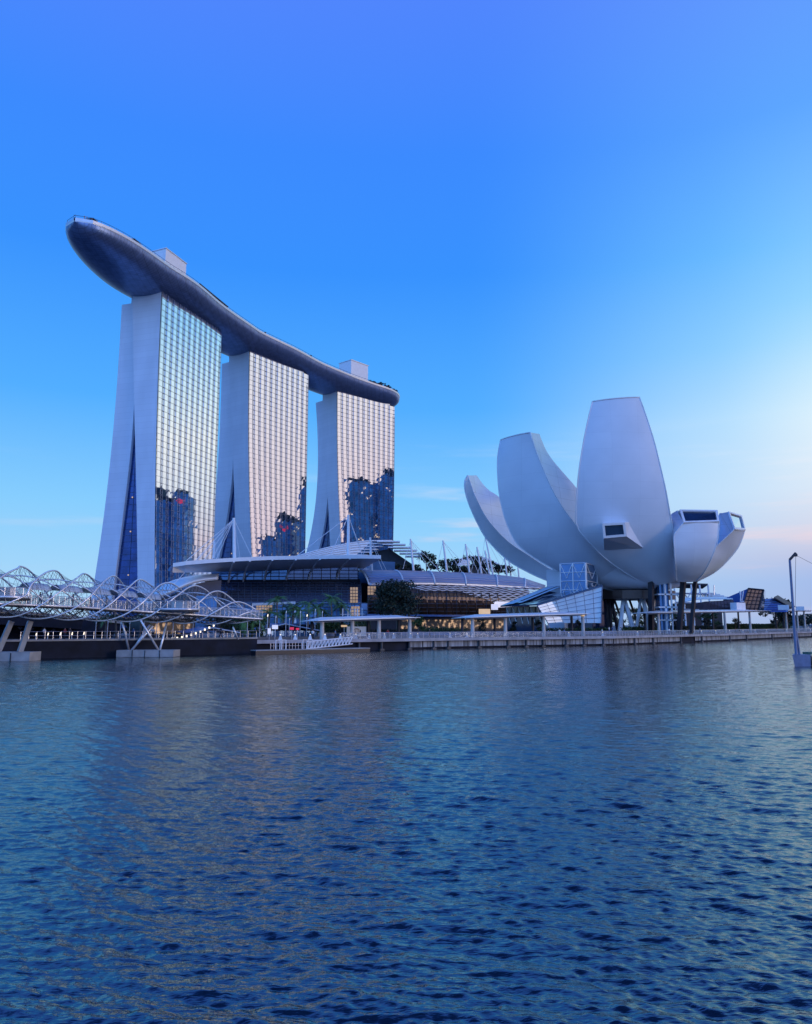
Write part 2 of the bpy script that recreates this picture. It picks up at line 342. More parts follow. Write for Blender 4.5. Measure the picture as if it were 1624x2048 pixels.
# ------------------------------------------------------------------ hotel towers
def hotel_tower(name, label, A0, B0, S0, SB, wleft, eleft, einner, nb=11):
    A0 = np.array(A0, float); B0 = np.array(B0, float); LEN = np.linalg.norm(B0-A0)
    u = (B0-A0)/LEN; n = np.array([u[1], -u[0]]); e = -n
    ZT = 189.5
    root = thing(name, label, 'hotel tower', (A0[0], A0[1], 2.4), 'curved hotel towers under the sky deck')
    def wall(q):       # pixel -> (z, s) on the end wall plane through A0 along e
        d = ray(*q); Mx = np.array([[d[0], -e[0]], [d[1], -e[1]]]); t, s = np.linalg.solve(Mx, A0)
        return (CAM_H+t*d[2], s)
    def prof(lst):
        pr = sorted(wall(q) for q in lst); zs = np.array([p[0] for p in pr]); ss = np.array([p[1] for p in pr])
        k = min(3, len(zs)-1); co = np.polyfit(zs, ss, k); zm, zM = zs[0], zs[-1]
        sl = np.polyval(np.polyder(co), zm)
        return (lambda z: np.polyval(co, np.clip(z, zm, zM))+(sl*(z-zm) if z < zm else 0)), zM
    fw, zw = prof(wleft); fe, ze = prof(eleft); fi, zi = prof(einner)
    sA = lambda z: S0*(1-min(z, 190)/190)**2; sB = lambda z: SB*(1-min(z, 190)/190)**2
    p3 = lambda base, s, z: np.array([base[0]+e[0]*s, base[1]+e[1]*s, z])
    zs = np.linspace(2, ZT, 40)
    # west slab: end wall panels + roof
    mb = MB()
    near_f = [p3(A0, -sA(z), z) for z in zs]; near_b = [p3(A0, fw(z), z) for z in zs]
    Bx = B0; far_f = [p3(Bx, -sB(z), z) for z in zs]; far_b = [p3(Bx, fw(z), z) for z in zs]
    mb.grid(list(zip(near_b, near_f))); mb.grid(list(zip(far_f, far_b))); mb.grid(list(zip(far_b, near_b)))
    mb.quad(near_f[-1], near_b[-1], far_b[-1], far_f[-1])
    mb.build('end_wall', M['wall'], root)
    # east slab, leaning out
    ztop = ze; z2 = np.linspace(2, ztop, 36); o = u*1.2
    inner = lambda z: max(fi(z), fw(z)+.05) if z < zi else fw(z)+.05
    q3 = lambda s, z, L_: np.array([A0[0]+o[0]+u[0]*L_+e[0]*s, A0[1]+o[1]+u[1]*L_+e[1]*s, z])
    mb = MB(); ring = lambda L_: ([q3(inner(z), z, L_) for z in z2], [q3(fe(z), z, L_) for z in z2])
    ni, no = ring(0); fi_, fo = ring(LEN-2)
    mb.grid(list(zip(no, ni))); mb.grid(list(zip(fi_, fo))); mb.grid(list(zip(fo, no))); mb.grid(list(zip(ni, fi_)))
    mb.quad(ni[-1], no[-1], fo[-1], fi_[-1])
    mb.build('leaning_slab', M['wall'], root)
    # link block between the slabs at the top
    mb = MB(); s0, s1 = fw(ztop)-1, lerp(fw(ztop), fe(ztop), .42)
    mb.hexa([q3(s0, ztop-3, 2), q3(s1, ztop-3, 2), q3(s1, ztop-3, LEN-4), q3(s0, ztop-3, LEN-4)],
            [q3(s0, ZT+1.5, 2), q3(s1, ZT+1.5, 2), q3(s1, ZT+1.5, LEN-4), q3(s0, ZT+1.5, LEN-4)])
    mb.build('roof_link', M['wall'], root)
    # atrium glass between the legs
    za = np.linspace(2, zi-1, 24); ob = u*3.0; k = MB()
    g = [[np.array([A0[0]+ob[0]+e[0]*s, A0[1]+ob[1]+e[1]*s, z]) for s in np.linspace(fw(z)-.2, inner(z)+.2, 5)] for z in za]
    k.grid(g); at_ = k.build('atrium_glass', M['atrium'], root)
    k = MB(); oc = u*2.86
    zf = 5
    while zf < zi-3:
        a_, b_ = fw(zf), inner(zf); pa = np.array([A0[0]+oc[0]+e[0]*a_, A0[1]+oc[1]+e[1]*a_, zf]); pb = np.array([A0[0]+oc[0]+e[0]*b_, A0[1]+oc[1]+e[1]*b_, zf])
        k.bar(pa, pb, .12); zf += 3.4
    k.tube([np.array([A0[0]+oc[0]+e[0]*s, A0[1]+oc[1]+e[1]*s, z]) for z in za for s in [(fw(z)+inner(z))/2]], .1, 4)
    k.build('atrium_transoms', M['fin'], at_)
    for _ in range(4):
        z = RNG.uniform(8, .55*zi); f_ = RNG.uniform(.25, .8); s = lerp(fw(z), inner(z), f_)
        k = MB(); k.box((A0[0]+oc[0]*.97+e[0]*s, A0[1]+oc[1]*.97+e[1]*s, z), (.6, .3, .7), math.atan2(e[1], e[0])); k.build('lit_window', M['warm'], at_)
    # west facade: individually tilted panes, bays alternate wide pane / narrow pane between double fins
    def face(t, z, off=0.):   # t along facade 0..1
        a = p3(A0, -sA(z)-off, z); b = p3(B0, -sB(z)-off, z); return a+(b-a)*t
    NF = 55; zlev = np.linspace(3, ZT-.5, NF+1); edges = []
    for b in range(nb):
        edges += [(b+.0)/nb, (b+.66)/nb]
    edges.append(1.0)
    # every pane hangs plumb and parallel to the tower's long axis; thin returns join neighbouring panes
    k = MB(); nc = len(edges)-1; idx = {}
    for i in range(NF):
        zm = (zlev[i]+zlev[i+1])/2
        for j in range(nc):
            tm = (edges[j]+edges[j+1])/2; hwid = (edges[j+1]-edges[j])/2*np.linalg.norm(face(1, zm)-face(0, zm))
            c = face(tm, zm, .5+(.0 if j % 2 == 0 else -.12)); uu = np.r_[u, 0]; nn = np.r_[n, 0]; d = RNG.normal(size=4)*(.0045 if j % 2 == 0 else .003)
            vs_ = [c-uu*hwid+nn*d[0], c+uu*hwid+nn*d[1], c+uu*hwid+nn*d[2], c-uu*hwid+nn*d[3]]
            for q in (0, 1): vs_[q] = np.r_[vs_[q][:2], zlev[i]]
            for q in (2, 3): vs_[q] = np.r_[vs_[q][:2], zlev[i+1]]
            idx[i, j] = len(k.v); k.add(vs_, [(0,1,2,3)])
    npane = len(k.f)
    for i in range(NF):
        for j in range(nc):
            a_ = idx[i, j]
            if j < nc-1: b_ = idx[i, j+1]; k.f.append((a_+1, b_, b_+3, a_+2))
            if i < NF-1: b_ = idx[i+1, j]; k.f.append((a_+3, a_+2, b_+1, b_))
    gf = k.build('glass_facade', M['mirror'], root); gf.data.materials.append(M['bayglass']); gf.data.materials.append(M['fin'])
    mi = np.full(len(gf.data.polygons), 1, np.int32); mi[:npane] = np.tile(np.arange(nc) % 2, NF); gf.data.polygons.foreach_set('material_index', mi)
    k = MB()
    for t in edges:
        pts = [face(min(max(t, .002), .998), z, .72) for z in np.linspace(3, ZT-(0 if t < .93 else 9), 14)]
        k.tube(pts, .1, 4)
    for z in zlev[1:-1]:
        k.tube([face(0, z, .6), face(1, z, .6)], .075, 4, caps=False)
        for b in range(nb): k.tube([face(edges[2*b+1], z, .66), face(edges[2*b+2], z, .66)], .17, 4, caps=False)
    k.build('facade_grid', M['fin'], root)
    # glass parapet above the facade
    k = MB(); k.hexa([face(0, ZT-.5, .4), face(.91, ZT-.5, .4), face(.91, ZT-.5, .1), face(0, ZT-.5, .1)],
                     [face(0, ZT+3.2, .4), face(.91, ZT+3.2, .4), face(.91, ZT+3.2, .1), face(0, ZT+3.2, .1)])
    k.build('glass_parapet', M['bayglass'], root)
    # struts to the sky deck and a dark recessed roof storey
    for t in (.08, .45, .8):
        k = MB(); k.tube([face(t, ZT+.2, -3), face(t+.015, ZT+7, -6)], .7, 8); k.build('deck_strut', M['rim'], root)
    k = MB(); q = lambda t, s, z: face(t, ZT, 0)*[1,1,0]+np.array([e[0]*s, e[1]*s, z])
    k.hexa([q(.03,3,ZT-.3), q(.97,3,ZT-.3), q(.97,20,ZT-.3), q(.03,20,ZT-.3)], [q(.03,3,ZT+5.5), q(.97,3,ZT+5.5), q(.97,20,ZT+5.5), q(.03,20,ZT+5.5)])
    k.build('roof_storey', M['dark'], root)
    return root
T_NEAR = hotel_tower('hotel_tower', 'nearest and leftmost white hotel tower with pale blue mirror glass', (-137,397.4), (-118,456), 6.7, 0,
    [(265.4,589),(267,755),(270.8,892),(272.8,1016),(274.7,1114),(275,1161)],
    [(241,608),(234.7,716),(226.9,814),(221,892),(214,958),(211,977),(199.5,1065),(187.8,1149)],
    [(267,759),(264,833),(260,882),(252,958),(238.6,1065),(227.8,1149)])
hotel_tower('hotel_tower', 'middle white hotel tower with cream mirror glass between the other two', (-106.6,488.5), (-73.2,538.9), 15, 0,
    [(458,710.5),(460.6,783),(463.8,857),(465.6,906),(468,980),(470.5,1054),(471.7,1110.7)],
    [(441,727),(439,808),(436,881.7),(431,943),(427.4,1005),(416,1100)],
    [(464,896.5),(460.6,955.6),(454.5,1017),(444.6,1066),(437,1110.7)])
hotel_tower('hotel_tower', 'farthest white hotel tower with pink tinted mirror glass, right end of the row', (-55,576.2), (-10.1,621.7), 17.8, -4,
    [(646.6,791.8),(646,832),(648.6,881.7),(651.5,931),(654.5,980),(657,1029.5),(660,1088.6)],
    [(629.4,805),(631,844.7),(633.8,894),(633.8,931),(631.8,968),(627,1017),(620.7,1059),(612,1098)],
    [(653.5,987.6),(649,1029.5),(643,1066),(636.7,1093.5)])

# ------------------------------------------------------------------ boat-shaped sky deck
def sky_deck():
    west = [(395.6,567.5),(445,609),(500,648),(526,665),(592,697),(641.7,724),(678.6,740),(715.6,755),(752.5,768),(785,779)]
    wp = np.array([PZ(*q, 199.5)[:2] for q in west])
    t = np.gradient(wp, axis=0); t /= np.linalg.norm(t, axis=1, keepdims=True); lf = np.stack([-t[:, 1], t[:, 0]], 1)
    cl = np.vstack([[(-160.5,338), (-157,357), (-149.5,391)], wp+lf*20.5, [[-14, 641]]])
    c = smooth_curve(cl, 90)
    t = np.gradient(c, axis=0); t /= np.linalg.norm(t, axis=1, keepdims=True); rt = np.stack([t[:, 1], -t[:, 0]], 1)
    s = np.r_[0, np.cumsum(np.linalg.norm(np.diff(c, axis=0), axis=1))]; Ltot = s[-1]
    def hw(x):
        a = min(1, x/66.); b = min(1, (Ltot-x)/34.)
        return 20.5*math.sqrt(max(0, 1-(1-a)**2.1))*math.sqrt(max(0, 1-(1-b)**2.3))+.05
    root = thing('sky_deck', 'long boat-shaped grey sky deck spanning the tops of three towers', 'sky deck', (c[30][0], c[30][1], 190))
    ZR = 199.5
    def rows(lo, hi, n, zf):
        g = []
        for i in range(len(c)):
            h = hw(s[i]); g.append([zf(c[i], rt[i], h, a) for a in np.linspace(lo, hi, n)])
        return g
    def hullp(c_, r_, h, a):
        D = 9.6*min(1, (h/20.5)**.7); return np.array([c_[0]+r_[0]*h*math.cos(a), c_[1]+r_[1]*h*math.cos(a), ZR-1.6-D*max(0, math.sin(a))**.85])
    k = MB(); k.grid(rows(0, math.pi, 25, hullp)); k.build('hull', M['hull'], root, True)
    def rimrow(i):
        h = hw(s[i]); q = lambda off, z: np.array([c[i][0]+rt[i][0]*off, c[i][1]+rt[i][1]*off, z])
        return [q(h*.996, ZR-1.7), q(h+.25, ZR-1.2), q(h+.25, ZR+.2), q(h-.3, ZR+.25), q(-h+.3, ZR+.25), q(-h-.25, ZR+.2), q(-h-.25, ZR-1.2), q(-h*.996, ZR-1.7)]
    k = MB(); k.grid([rimrow(i) for i in range(len(c))]); k.build('rim_band', M['rim'], root)
    # railing along both edges
    k = MB()
    for sg in (1, -1):
        top = [np.array([c[i][0]+sg*rt[i][0]*(hw(s[i])-.5), c[i][1]+sg*rt[i][1]*(hw(s[i])-.5), ZR+1.5]) for i in range(len(c))]
        k.tube(top, .12, 4)
        for p in top[::1]: k.tube([p-[0,0,1.4], p], .09, 4)
    k.build('deck_railing', M['fin'], root)
    def at_len(x, off, z):
        i = np.interp(x, s, np.arange(len(c))); j = int(min(i, len(c)-2)); f = i-j
        cc = lerp(c[j], c[j+1], f); r = lerp(rt[j], rt[j+1], f); return np.array([cc[0]+r[0]*off, cc[1]+r[1]*off, z])
    def block(x0, x1, o0, o1, z0, z1): return MB().hexa([at_len(x0,o0,z0), at_len(x0,o1,z0), at_len(x1,o1,z0), at_len(x1,o0,z0)],
                                                        [at_len(x0,o0,z1), at_len(x0,o1,z1), at_len(x1,o1,z1), at_len(x1,o0,z1)])
    return root, at_len, block, Ltot, ZR, hw
SKY, sky_at, sky_block, SKY_L, SKY_Z, sky_hw = sky_deck()
def sky_x(px, off, z):      # position along the deck whose point at this offset and height lies in column px
    xs = np.linspace(2, SKY_L-2, 900); cols = []
    for x in xs:
        p = sky_at(x, off, z)-[0,0,CAM_H]; fwd = p[1]*math.cos(PITCH)+p[2]*math.sin(PITCH); cols.append(812+F_PX*p[0]/fwd)
    return xs[int(np.argmin(np.abs(np.array(cols)-px)))]
def penthouse(pxa, pxb, zt, label):
    x0, x1 = sky_x(pxa, 6, SKY_Z+6), sky_x(pxb, 6, SKY_Z+6)
    base = sky_at((x0+x1)/2, 0, SKY_Z+.3)
    r = thing('roof_block', label, 'roof block', base)
    sky_block(x0, x1, -8, 6, SKY_Z+.3, zt).build('wall', M['white'], r)
    k = sky_block(x0-.4, x1+.4, -8.4, 6.4, zt, zt+.5); k.build('coping', M['rim'], r)
    k = sky_block(x0-1, x1+14, 5, 12.5, SKY_Z+3.4, SKY_Z+3.9); k.build('canopy', M['dark'], r)
    for f in np.linspace(0, 1, 6):
        x = lerp(x0, x1+12, f); MB().tube([sky_at(x, 12, SKY_Z+.2), sky_at(x, 12, SKY_Z+3.4)], .18, 5).build('canopy_post', M['white'], r)
penthouse(330, 370.5, 218.5, 'white roof block on the sky deck above the nearest tower')
penthouse(702, 735.5, 219.5, 'white roof block on the sky deck above the farthest tower')
def long_canopy(pa, pb, label, h=3.0):
    x0, x1 = sky_x(pa, 13, SKY_Z+3), sky_x(pb, 13, SKY_Z+3); w = min(sky_hw(x0), sky_hw(x1)); r = thing('roof_canopy', label, 'canopy', sky_at((x0+x1)/2, w-4, SKY_Z+.3))
    sky_block(x0, x1, w-7, w-2, SKY_Z+h, SKY_Z+h+.5).build('canopy_roof', M['dark'], r)
    sky_block(x0+1, x1-1, w-6, w-4, SKY_Z+.3, SKY_Z+h).build('canopy_wall', M['bayglass'], r)
long_canopy(384, 442, 'dark flat canopy on the sky deck just right of the nearest roof block', 2.6)
long_canopy(212, 236, 'small dark canopy near the rounded tip of the sky deck', 2)
long_canopy(262, 292, 'dark canopy halfway along the overhanging end of the sky deck', 2.4)

# ------------------------------------------------------------------ foliage builders
def leaf_cloud(mb, c, r, n, size, flat=.8):
    c = np.array(c, float); r = np.array(r, float)*np.ones(3)
    for _ in range(n):
        d = RNG.normal(size=3); d /= np.linalg.norm(d); p = c+d*r*RNG.random()**.4
        a = RNG.normal(size=3); a /= np.linalg.norm(a); b = np.cross(a, RNG.normal(size=3)); b /= np.linalg.norm(b)
        s = size*RNG.uniform(.6, 1.4); mb.quad(p-a*s, p-b*s*.55, p+a*s, p+b*s*.55)
def broad_tree(name, label, base, h, w, leaves=1500, lsize=.35, m='leaf', group=None, clumps=14, trunk_h=.35):
    base = np.array(base, float); t = thing(name, label, 'tree', base, group)
    k = MB(); fork = base+[0,0,h*trunk_h]; k.tube([base, base+[.05*h*.3,0,h*trunk_h*.5], fork], .035*h, 7, r1=.022*h)
    cs = []
    for i in range(clumps):
        a = RNG.uniform(0, 6.28); rr = math.sqrt(RNG.random())*w*.5*.78; z = h*RNG.uniform(trunk_h+.12, .9)
        sh = 1-.55*max(0, (z/h-.55)/.45)
        cpt = base+[math.cos(a)*rr*sh, math.sin(a)*rr*sh, z]; cs.append(cpt)
        if i < 7: k.tube([fork, lerp(fork, cpt, .5)+[0,0,.04*h], cpt], .014*h, 5, r1=.004*h)
    k.build('trunk', M['bark'], t)
    k = MB()
    for cpt in cs: leaf_cloud(k, cpt, (w*RNG.uniform(.13,.22), w*RNG.uniform(.13,.22), h*RNG.uniform(.08,.14)), leaves//clumps, lsize)
    k.build('crown', M[m], t); return t
def palm_tree(name, label, base, h, fr=2.2, group=None, n=15):
    base = np.array(base, float); t = thing(name, label, 'palm tree', base, group)
    lean = RNG.normal(size=2)*.25; top = base+[lean[0], lean[1], h]
    MB().tube([base, lerp(base, top, .5)+[lean[0]*.2, 0, 0], top], .2, 7, r1=.12).build('trunk', M['bark'], t)
    k = MB()
    for i in range(n):
        a = i*2.399+RNG.uniform(-.2,.2); el = RNG.uniform(-.1, 1.15); ln = fr*RNG.uniform(.8,1.15); pts = []
        for q in np.linspace(0, 1, 7):
            x = ln*q*math.cos(el*.8); z = ln*(q*math.sin(el)-.75*q*q*(1.0-.2*el)); pts.append(top+[x*math.cos(a), x*math.sin(a), z])
        side = np.array([-math.sin(a), math.cos(a), 0])
        for j in range(6):
            p, q2 = pts[j], pts[j+1]
            for m_ in range(3):
                o = lerp(p, q2, m_/3); ll = .75*fr*.42*(1-abs(j+m_/3-2.4)/4.2)
                for sg in (1, -1):
                    tip = o+side*sg*ll+(q2-p)*.9+[0,0,-.35*ll]; k.add([o, o+(q2-p)*.3, tip], [(0,1,2)])
    k.build('crown', M['palmleaf'], t); return t
def hedge(label, pts, w, h, dens=60, m='leaf', size=.16):
    k = MB(); pts = np.array(pts, float)
    for a, b in zip(pts, pts[1:]):
        n = int(np.linalg.norm(b-a)*dens*h*w)+1
        for _ in range(n):
            c = lerp(a, b, RNG.random())+[RNG.uniform(-w/2, w/2), RNG.uniform(-w/2, w/2), h*RNG.random()**.7*RNG.uniform(.85, 1.1)]
            x = RNG.normal(size=3); x /= np.linalg.norm(x); y = np.cross(x, RNG.normal(size=3)); y /= np.linalg.norm(y); s = size*RNG.uniform(.6,1.5)
            k.quad(c-x*s, c-y*s*.6, c+x*s, c+y*s*.6)
    return k.top('hedge', M[m], label, 'hedge')
# trees on the sky deck
for i, (px, lab) in enumerate(((430,'small dark tree on the sky deck above the right edge of the nearest tower'),(438,'second small dark tree on the sky deck, beside the end of the flat dark canopy'),(526,'lone small dark tree on the sky deck above the middle tower'),(620,'lone small dark tree on the sky deck between the middle and farthest towers'))):
    x = sky_x(px, 15, SKY_Z+2); broad_tree('roof_tree', lab, sky_at(x, 16, SKY_Z+.3), 3.6, 4, 120, .45, 'leafdark', None, 5)
for i, px in enumerate((742, 747, 752, 757, 762, 767, 771, 775, 778, 786, 789)):
    x = sky_x(px, 13, SKY_Z+3); p = sky_at(x, 13, SKY_Z+.3)
    broad_tree('roof_tree', 'small dark roof-garden tree on the far end of the sky deck, %s from the left' % ORD[i], p, RNG.uniform(4.5, 6), 6.5, 160, .5, 'leafdark', 'trees on the sky deck', 6)

# ------------------------------------------------------------------ skyline across the bay (seen mirrored in the tower glass)
def window_tower_mat(name, glass, lit):
    m = mat(name, glass, .25, .2, var=.55, vscale=.05); nt = m.node_tree; N = nt.nodes; K = nt.links; b = N['Principled BSDF']
    tc = N.new('ShaderNodeTexCoord'); sp = N.new('ShaderNodeSeparateXYZ'); K.new(tc.outputs['Object'], sp.inputs[0])
    ad = N.new('ShaderNodeMath'); ad.operation = 'ADD'; K.new(sp.outputs[0], ad.inputs[0]); K.new(sp.outputs[1], ad.inputs[1])
    cb = N.new('ShaderNodeCombineXYZ'); K.new(ad.outputs[0], cb.inputs[0]); K.new(sp.outputs[2], cb.inputs[1])
    br = N.new('ShaderNodeTexBrick'); br.offset = 0; br.inputs['Scale'].default_value = 1; br.inputs['Brick Width'].default_value = 6; br.inputs['Row Height'].default_value = 4.2
    br.inputs['Mortar Size'].default_value = .5; br.inputs['Color1'].default_value = (0,0,0,1); br.inputs['Color2'].default_value = (1,1,1,1); br.inputs['Mortar'].default_value = (0,0,0,1)
    K.new(cb.outputs[0], br.inputs['Vector'])
    g = N.new('ShaderNodeMath'); g.operation = 'GREATER_THAN'; g.inputs[1].default_value = lit; K.new(br.outputs[0], g.inputs[0])
    e = N.new('ShaderNodeMath'); e.operation = 'MULTIPLY'; e.inputs[1].default_value = .9; K.new(g.outputs[0], e.inputs[0])
    b.inputs['Emission Color'].default_value = (1,.72,.42,1); K.new(e.outputs[0], b.inputs['Emission Strength']); return m
M['office'] = window_tower_mat('office_glass', (.085,.19,.37), .985)
M['office2'] = window_tower_mat('office_glass_ribbed', (.09,.2,.36), .978)
def reflect_point(T, px, py, D):
    """point at distance D along the ray mirrored in a tower facade"""
    A0, B0 = np.array(T[0]), np.array(T[1]); u = (B0-A0)/np.linalg.norm(B0-A0); n = np.array([u[1], -u[0], 0.])
    d = ray(px, py); O = np.array([0,0,CAM_H]); t = (np.r_[A0, 0]-O).dot(n)/d.dot(n); h = O+d*t; r = d-2*d.dot(n)*n
    return h+r/np.linalg.norm(r[:2])*D
TW = [((-137,397.4), (-118,456)), ((-106.6,488.5), (-73.2,538.9)), ((-55,576.2), (-10.1,621.7))]
def office(T, x0, x1, ytop, D, label, steps=(), sign=False, m='office'):
    T = TW[T]; a = reflect_point(T, x0, ytop, D); b = reflect_point(T, x1, ytop, D); z = min(a[2], b[2])
    a2, b2 = a[:2], b[:2]; w = b2-a2; back = (a2+b2)/2; back = back/np.linalg.norm(back)*45
    c = (a2+b2)/2
    r = thing('office_tower', label, 'office tower', (c[0], c[1], 2.2), 'office towers across the bay')
    MB().prism([tuple(a2), tuple(b2), tuple(b2+back), tuple(a2+back)], 2, z).build('wall', M[m], r)
    for f0, f1, dz in steps:
        MB().prism([tuple(a2+w*f0+back*.1), tuple(a2+w*f1+back*.1), tuple(a2+w*f1+back*.8), tuple(a2+w*f0+back*.8)], z, z+dz).build('roof_storey', M['dark'], r)
    if sign:
        o = (c-back*0-np.array(c)/np.linalg.norm(c)*1.2)
        MB().box((o[0], o[1], z-14), ((16, 1, 9) if D == 930 else (9, 1, 6)), math.atan2(w[1], w[0])).build('sign', M['redsign'], r)
office(0, 300, 345, 1000, 950, 'tall dark office tower mirrored in the left edge of the nearest hotel tower', [(.05,.35,26), (.45,.8,10)], m='office')
office(0, 342, 371, 985, 930, 'dark office tower with a red rooftop sign, mirrored in the nearest hotel tower', [(.2,.6,8)], True)
office(1, 545, 585, 1040, 900, 'broad dark office tower mirrored low in the middle hotel tower', [(.1,.5,14), (.6,.85,9)], True, 'office2')
office(1, 507, 545, 1075, 880, 'lower office block with lit windows mirrored at the foot of the middle tower', [(.2,.5,6)])
office(1, 584, 600, 1062, 920, 'narrow office block mirrored right of the broad one in the middle tower', [])
office(1, 598, 614, 975, 860, 'tall slim office tower mirrored in the right edge of the middle tower', [(.2,.6,22)])
office(2, 690, 757, 962, 900, 'widest dark office tower mirrored in the farthest hotel tower', [(.05,.45,8), (.5,.7,4)], m='office2')
office(2, 756, 788, 948, 880, 'tall office tower mirrored in the right edge of the farthest hotel tower', [(.2,.9,12)])
office(2, 677, 692, 1040, 950, 'small lit office block mirrored in the left edge of the farthest tower', [])

# ------------------------------------------------------------------ lotus-shaped museum
def museum():
    C = np.array([66., 217., 0]); NS = 30
    root = thing('lotus_museum', 'white lotus-shaped museum with five upright petals on black columns beside the water', 'museum', (66, 210, LAND_Z))
    def edge(px, Yb, Yt, zt):
        pts = []
        for q in px:
            Y = Yb
            for _ in range(12):
                z = P(*q, Y)[2]; f = min(1, max(0, (z-12)/(zt-12))); Y = lerp(Yb, Yt, 1-(1-f)**3.8)
            pts.append(P(*q, Y))
        return smooth_curve(pts, NS)
    def inward(E, t0, t1):
        out = []
        for i, p in enumerate(E):
            d = C-p; d[2] = 0; d /= np.linalg.norm(d); out.append(p+d*lerp(t1, t0, i/(NS-1)))
        return np.array(out)          # lists run tip -> base
    def petal(OL, OR, IL=None, IR=None, t=(2.5, 9), bulge=1.0, label=None, cap=True, capcurve=.8):
        OL, OR = np.array(OL), np.array(OR)
        IL = inward(OL, *t) if IL is None else IL; IR = inward(OR, *t) if IR is None else IR
        k = MB(); g = []
        for i in range(NS):
            j = min(NS-2, max(1, i)); tang = (OL[j+1]-OL[j-1])+(OR[j+1]-OR[j-1]); n = np.cross(OR[i]-OL[i], tang); nn = np.linalg.norm(n)
            n = n/nn if nn > 1e-6 else np.zeros(3)
            if n[1] > 0: n = -n
            wdt = np.linalg.norm(OR[i]-OL[i])
            g.append([lerp(OL[i], OR[i], u)+n*bulge*(1-(2*u-1)**2)*min(1, wdt/20) for u in np.linspace(0, 1, 13)])
        k.grid(g); o = k.build('petal', M['shell'], root, True, label)
        k = MB(); k.grid([[lerp(OR[i], IR[i], u) for u in (0, .5, 1)] for i in range(NS)])
        k.grid([[lerp(IL[i], OL[i], u) for u in (0, .5, 1)] for i in range(NS)])
        k.build('side_panel', M['steelpanel'], o, True)
        k = MB(); k.grid([[IR[i], IL[i]] for i in range(NS)]); k.build('inner_face', M['shell'], o, True)
        if cap:
            k = MB(); k.grid([[lerp(OL[0], OR[0], u) for u in np.linspace(0,1,13)], [lerp(IL[0], IR[0], u) for u in np.linspace(0,1,13)]]); k.v[:13] = [tuple(p) for p in g[0]]
            k.build('tip', M['shell'], o)
        # slim edge trim along the outer rim of the petal
        k = MB(); k.tube(OL, .16, 5); k.tube(OR, .16, 5); k.tube(g[0], .16, 5); k.build('edge_trim', M['white'], o, True)
        return o
    # tall centre petal
    OL = edge([(1184.5,803),(1173,852.5),(1163,906),(1156.5,952),(1153.5,994),(1152,1047),(1159,1062),(1175,1081.5),(1205,1112),(1243.5,1141),(1281.7,1163.6),(1293,1169)], 207, 186, 61)
    OR = edge([(1279,794.5),(1293,833.5),(1308.5,883),(1320,929),(1331.4,978.5),(1339,1020.5),(1344.7,1055),(1348.5,1097),(1351,1130),(1352.4,1162)], 207, 186, 61)
    p3 = petal(OL, OR, bulge=1.6, label='tallest petal, facing the water')
    # left of centre petal
    OL = edge([(1001,880),(995.5,910),(994.7,940),(997.3,978.5),(1000,997.6),(1010.7,1039.5),(1029.8,1081.5),(1052.7,1104.4),(1091,1129),(1125,1147),(1160,1162),(1205,1176),(1245,1183),(1290,1184)], 209, 204, 52)
    OR = edge([(1060,864.7),(1071.8,902),(1087,940),(1106,982),(1129,1020.5),(1152,1051),(1175,1081.8),(1205,1112.3),(1243.5,1141.3),(1281.7,1164),(1294,1171)], 207.3, 194, 52)
    IR = edge([(1079,868),(1091,898),(1106,921),(1129,948),(1153.5,976.6),(1175,1010),(1200,1050),(1225,1090),(1255,1130),(1285,1160),(1296,1170)], 210, 203.5, 52)
    IL = edge([(1022,886),(1018,912),(1018,942),(1021,978.5),(1026,997.6),(1040,1039.5),(1060,1081.5),(1080,1104.4),(1110,1129),(1140,1147),(1170,1158),(1210,1165),(1250,1170),(1290,1172)], 214, 214, 52)
    petal(OL, OR, IL, IR, bulge=1.3, label='second tallest petal with a metal-clad side')
    # far left petal
    OL = edge([(934.4,951.5),(929.5,959.4),(929.4,978.5),(938,1009),(957,1051),(976,1081.5),(1014.5,1119.7),(1052.7,1142.6),(1091,1160),(1120,1168)], 212, 230, 44)
    OR = edge([(935.5,951),(940,963),(951.5,994),(976,1039.5),(1014.5,1081.5),(1052.7,1108),(1091,1133),(1121,1148),(1150,1158)], 212, 222, 44)
    IR = edge([(953.4,950.6),(965,967),(980,982),(998.5,994.5),(1012,1025),(1035,1065),(1065,1098),(1100,1126),(1140,1150),(1165,1156)], 214, 233, 44)
    IL = edge([(951,951),(962,970),(975,984),(990,996),(1005,1025),(1030,1065),(1060,1098),(1095,1130),(1135,1154),(1160,1160)], 215, 236, 44)
    petal(OL, OR, IL, IR, bulge=.4, label='slender left petal curving up to a narrow tip')
    # two low petals on the right, ending in slanted windows
    OL = edge([(1367,1045),(1357,1058),(1348,1072),(1349,1100),(1351,1130),(1353,1163)], 206.5, 188, 31)
    OR = edge([(1438,1043),(1436.5,1066),(1434,1085),(1423,1116),(1407,1146),(1392,1163)], 207, 190, 31)
    IL = edge([(1354,1021),(1346,1026),(1341,1032),(1344,1080),(1348,1120),(1352,1162)], 210, 193.5, 31)
    IR = edge([(1434,1022),(1434,1045),(1430,1075),(1420,1110),(1405,1143),(1392,1160)], 210, 193.5, 31)
    p4 = petal(OL, OR, IL, IR, bulge=.8, cap=False, label='short petal with a wide slanted window')
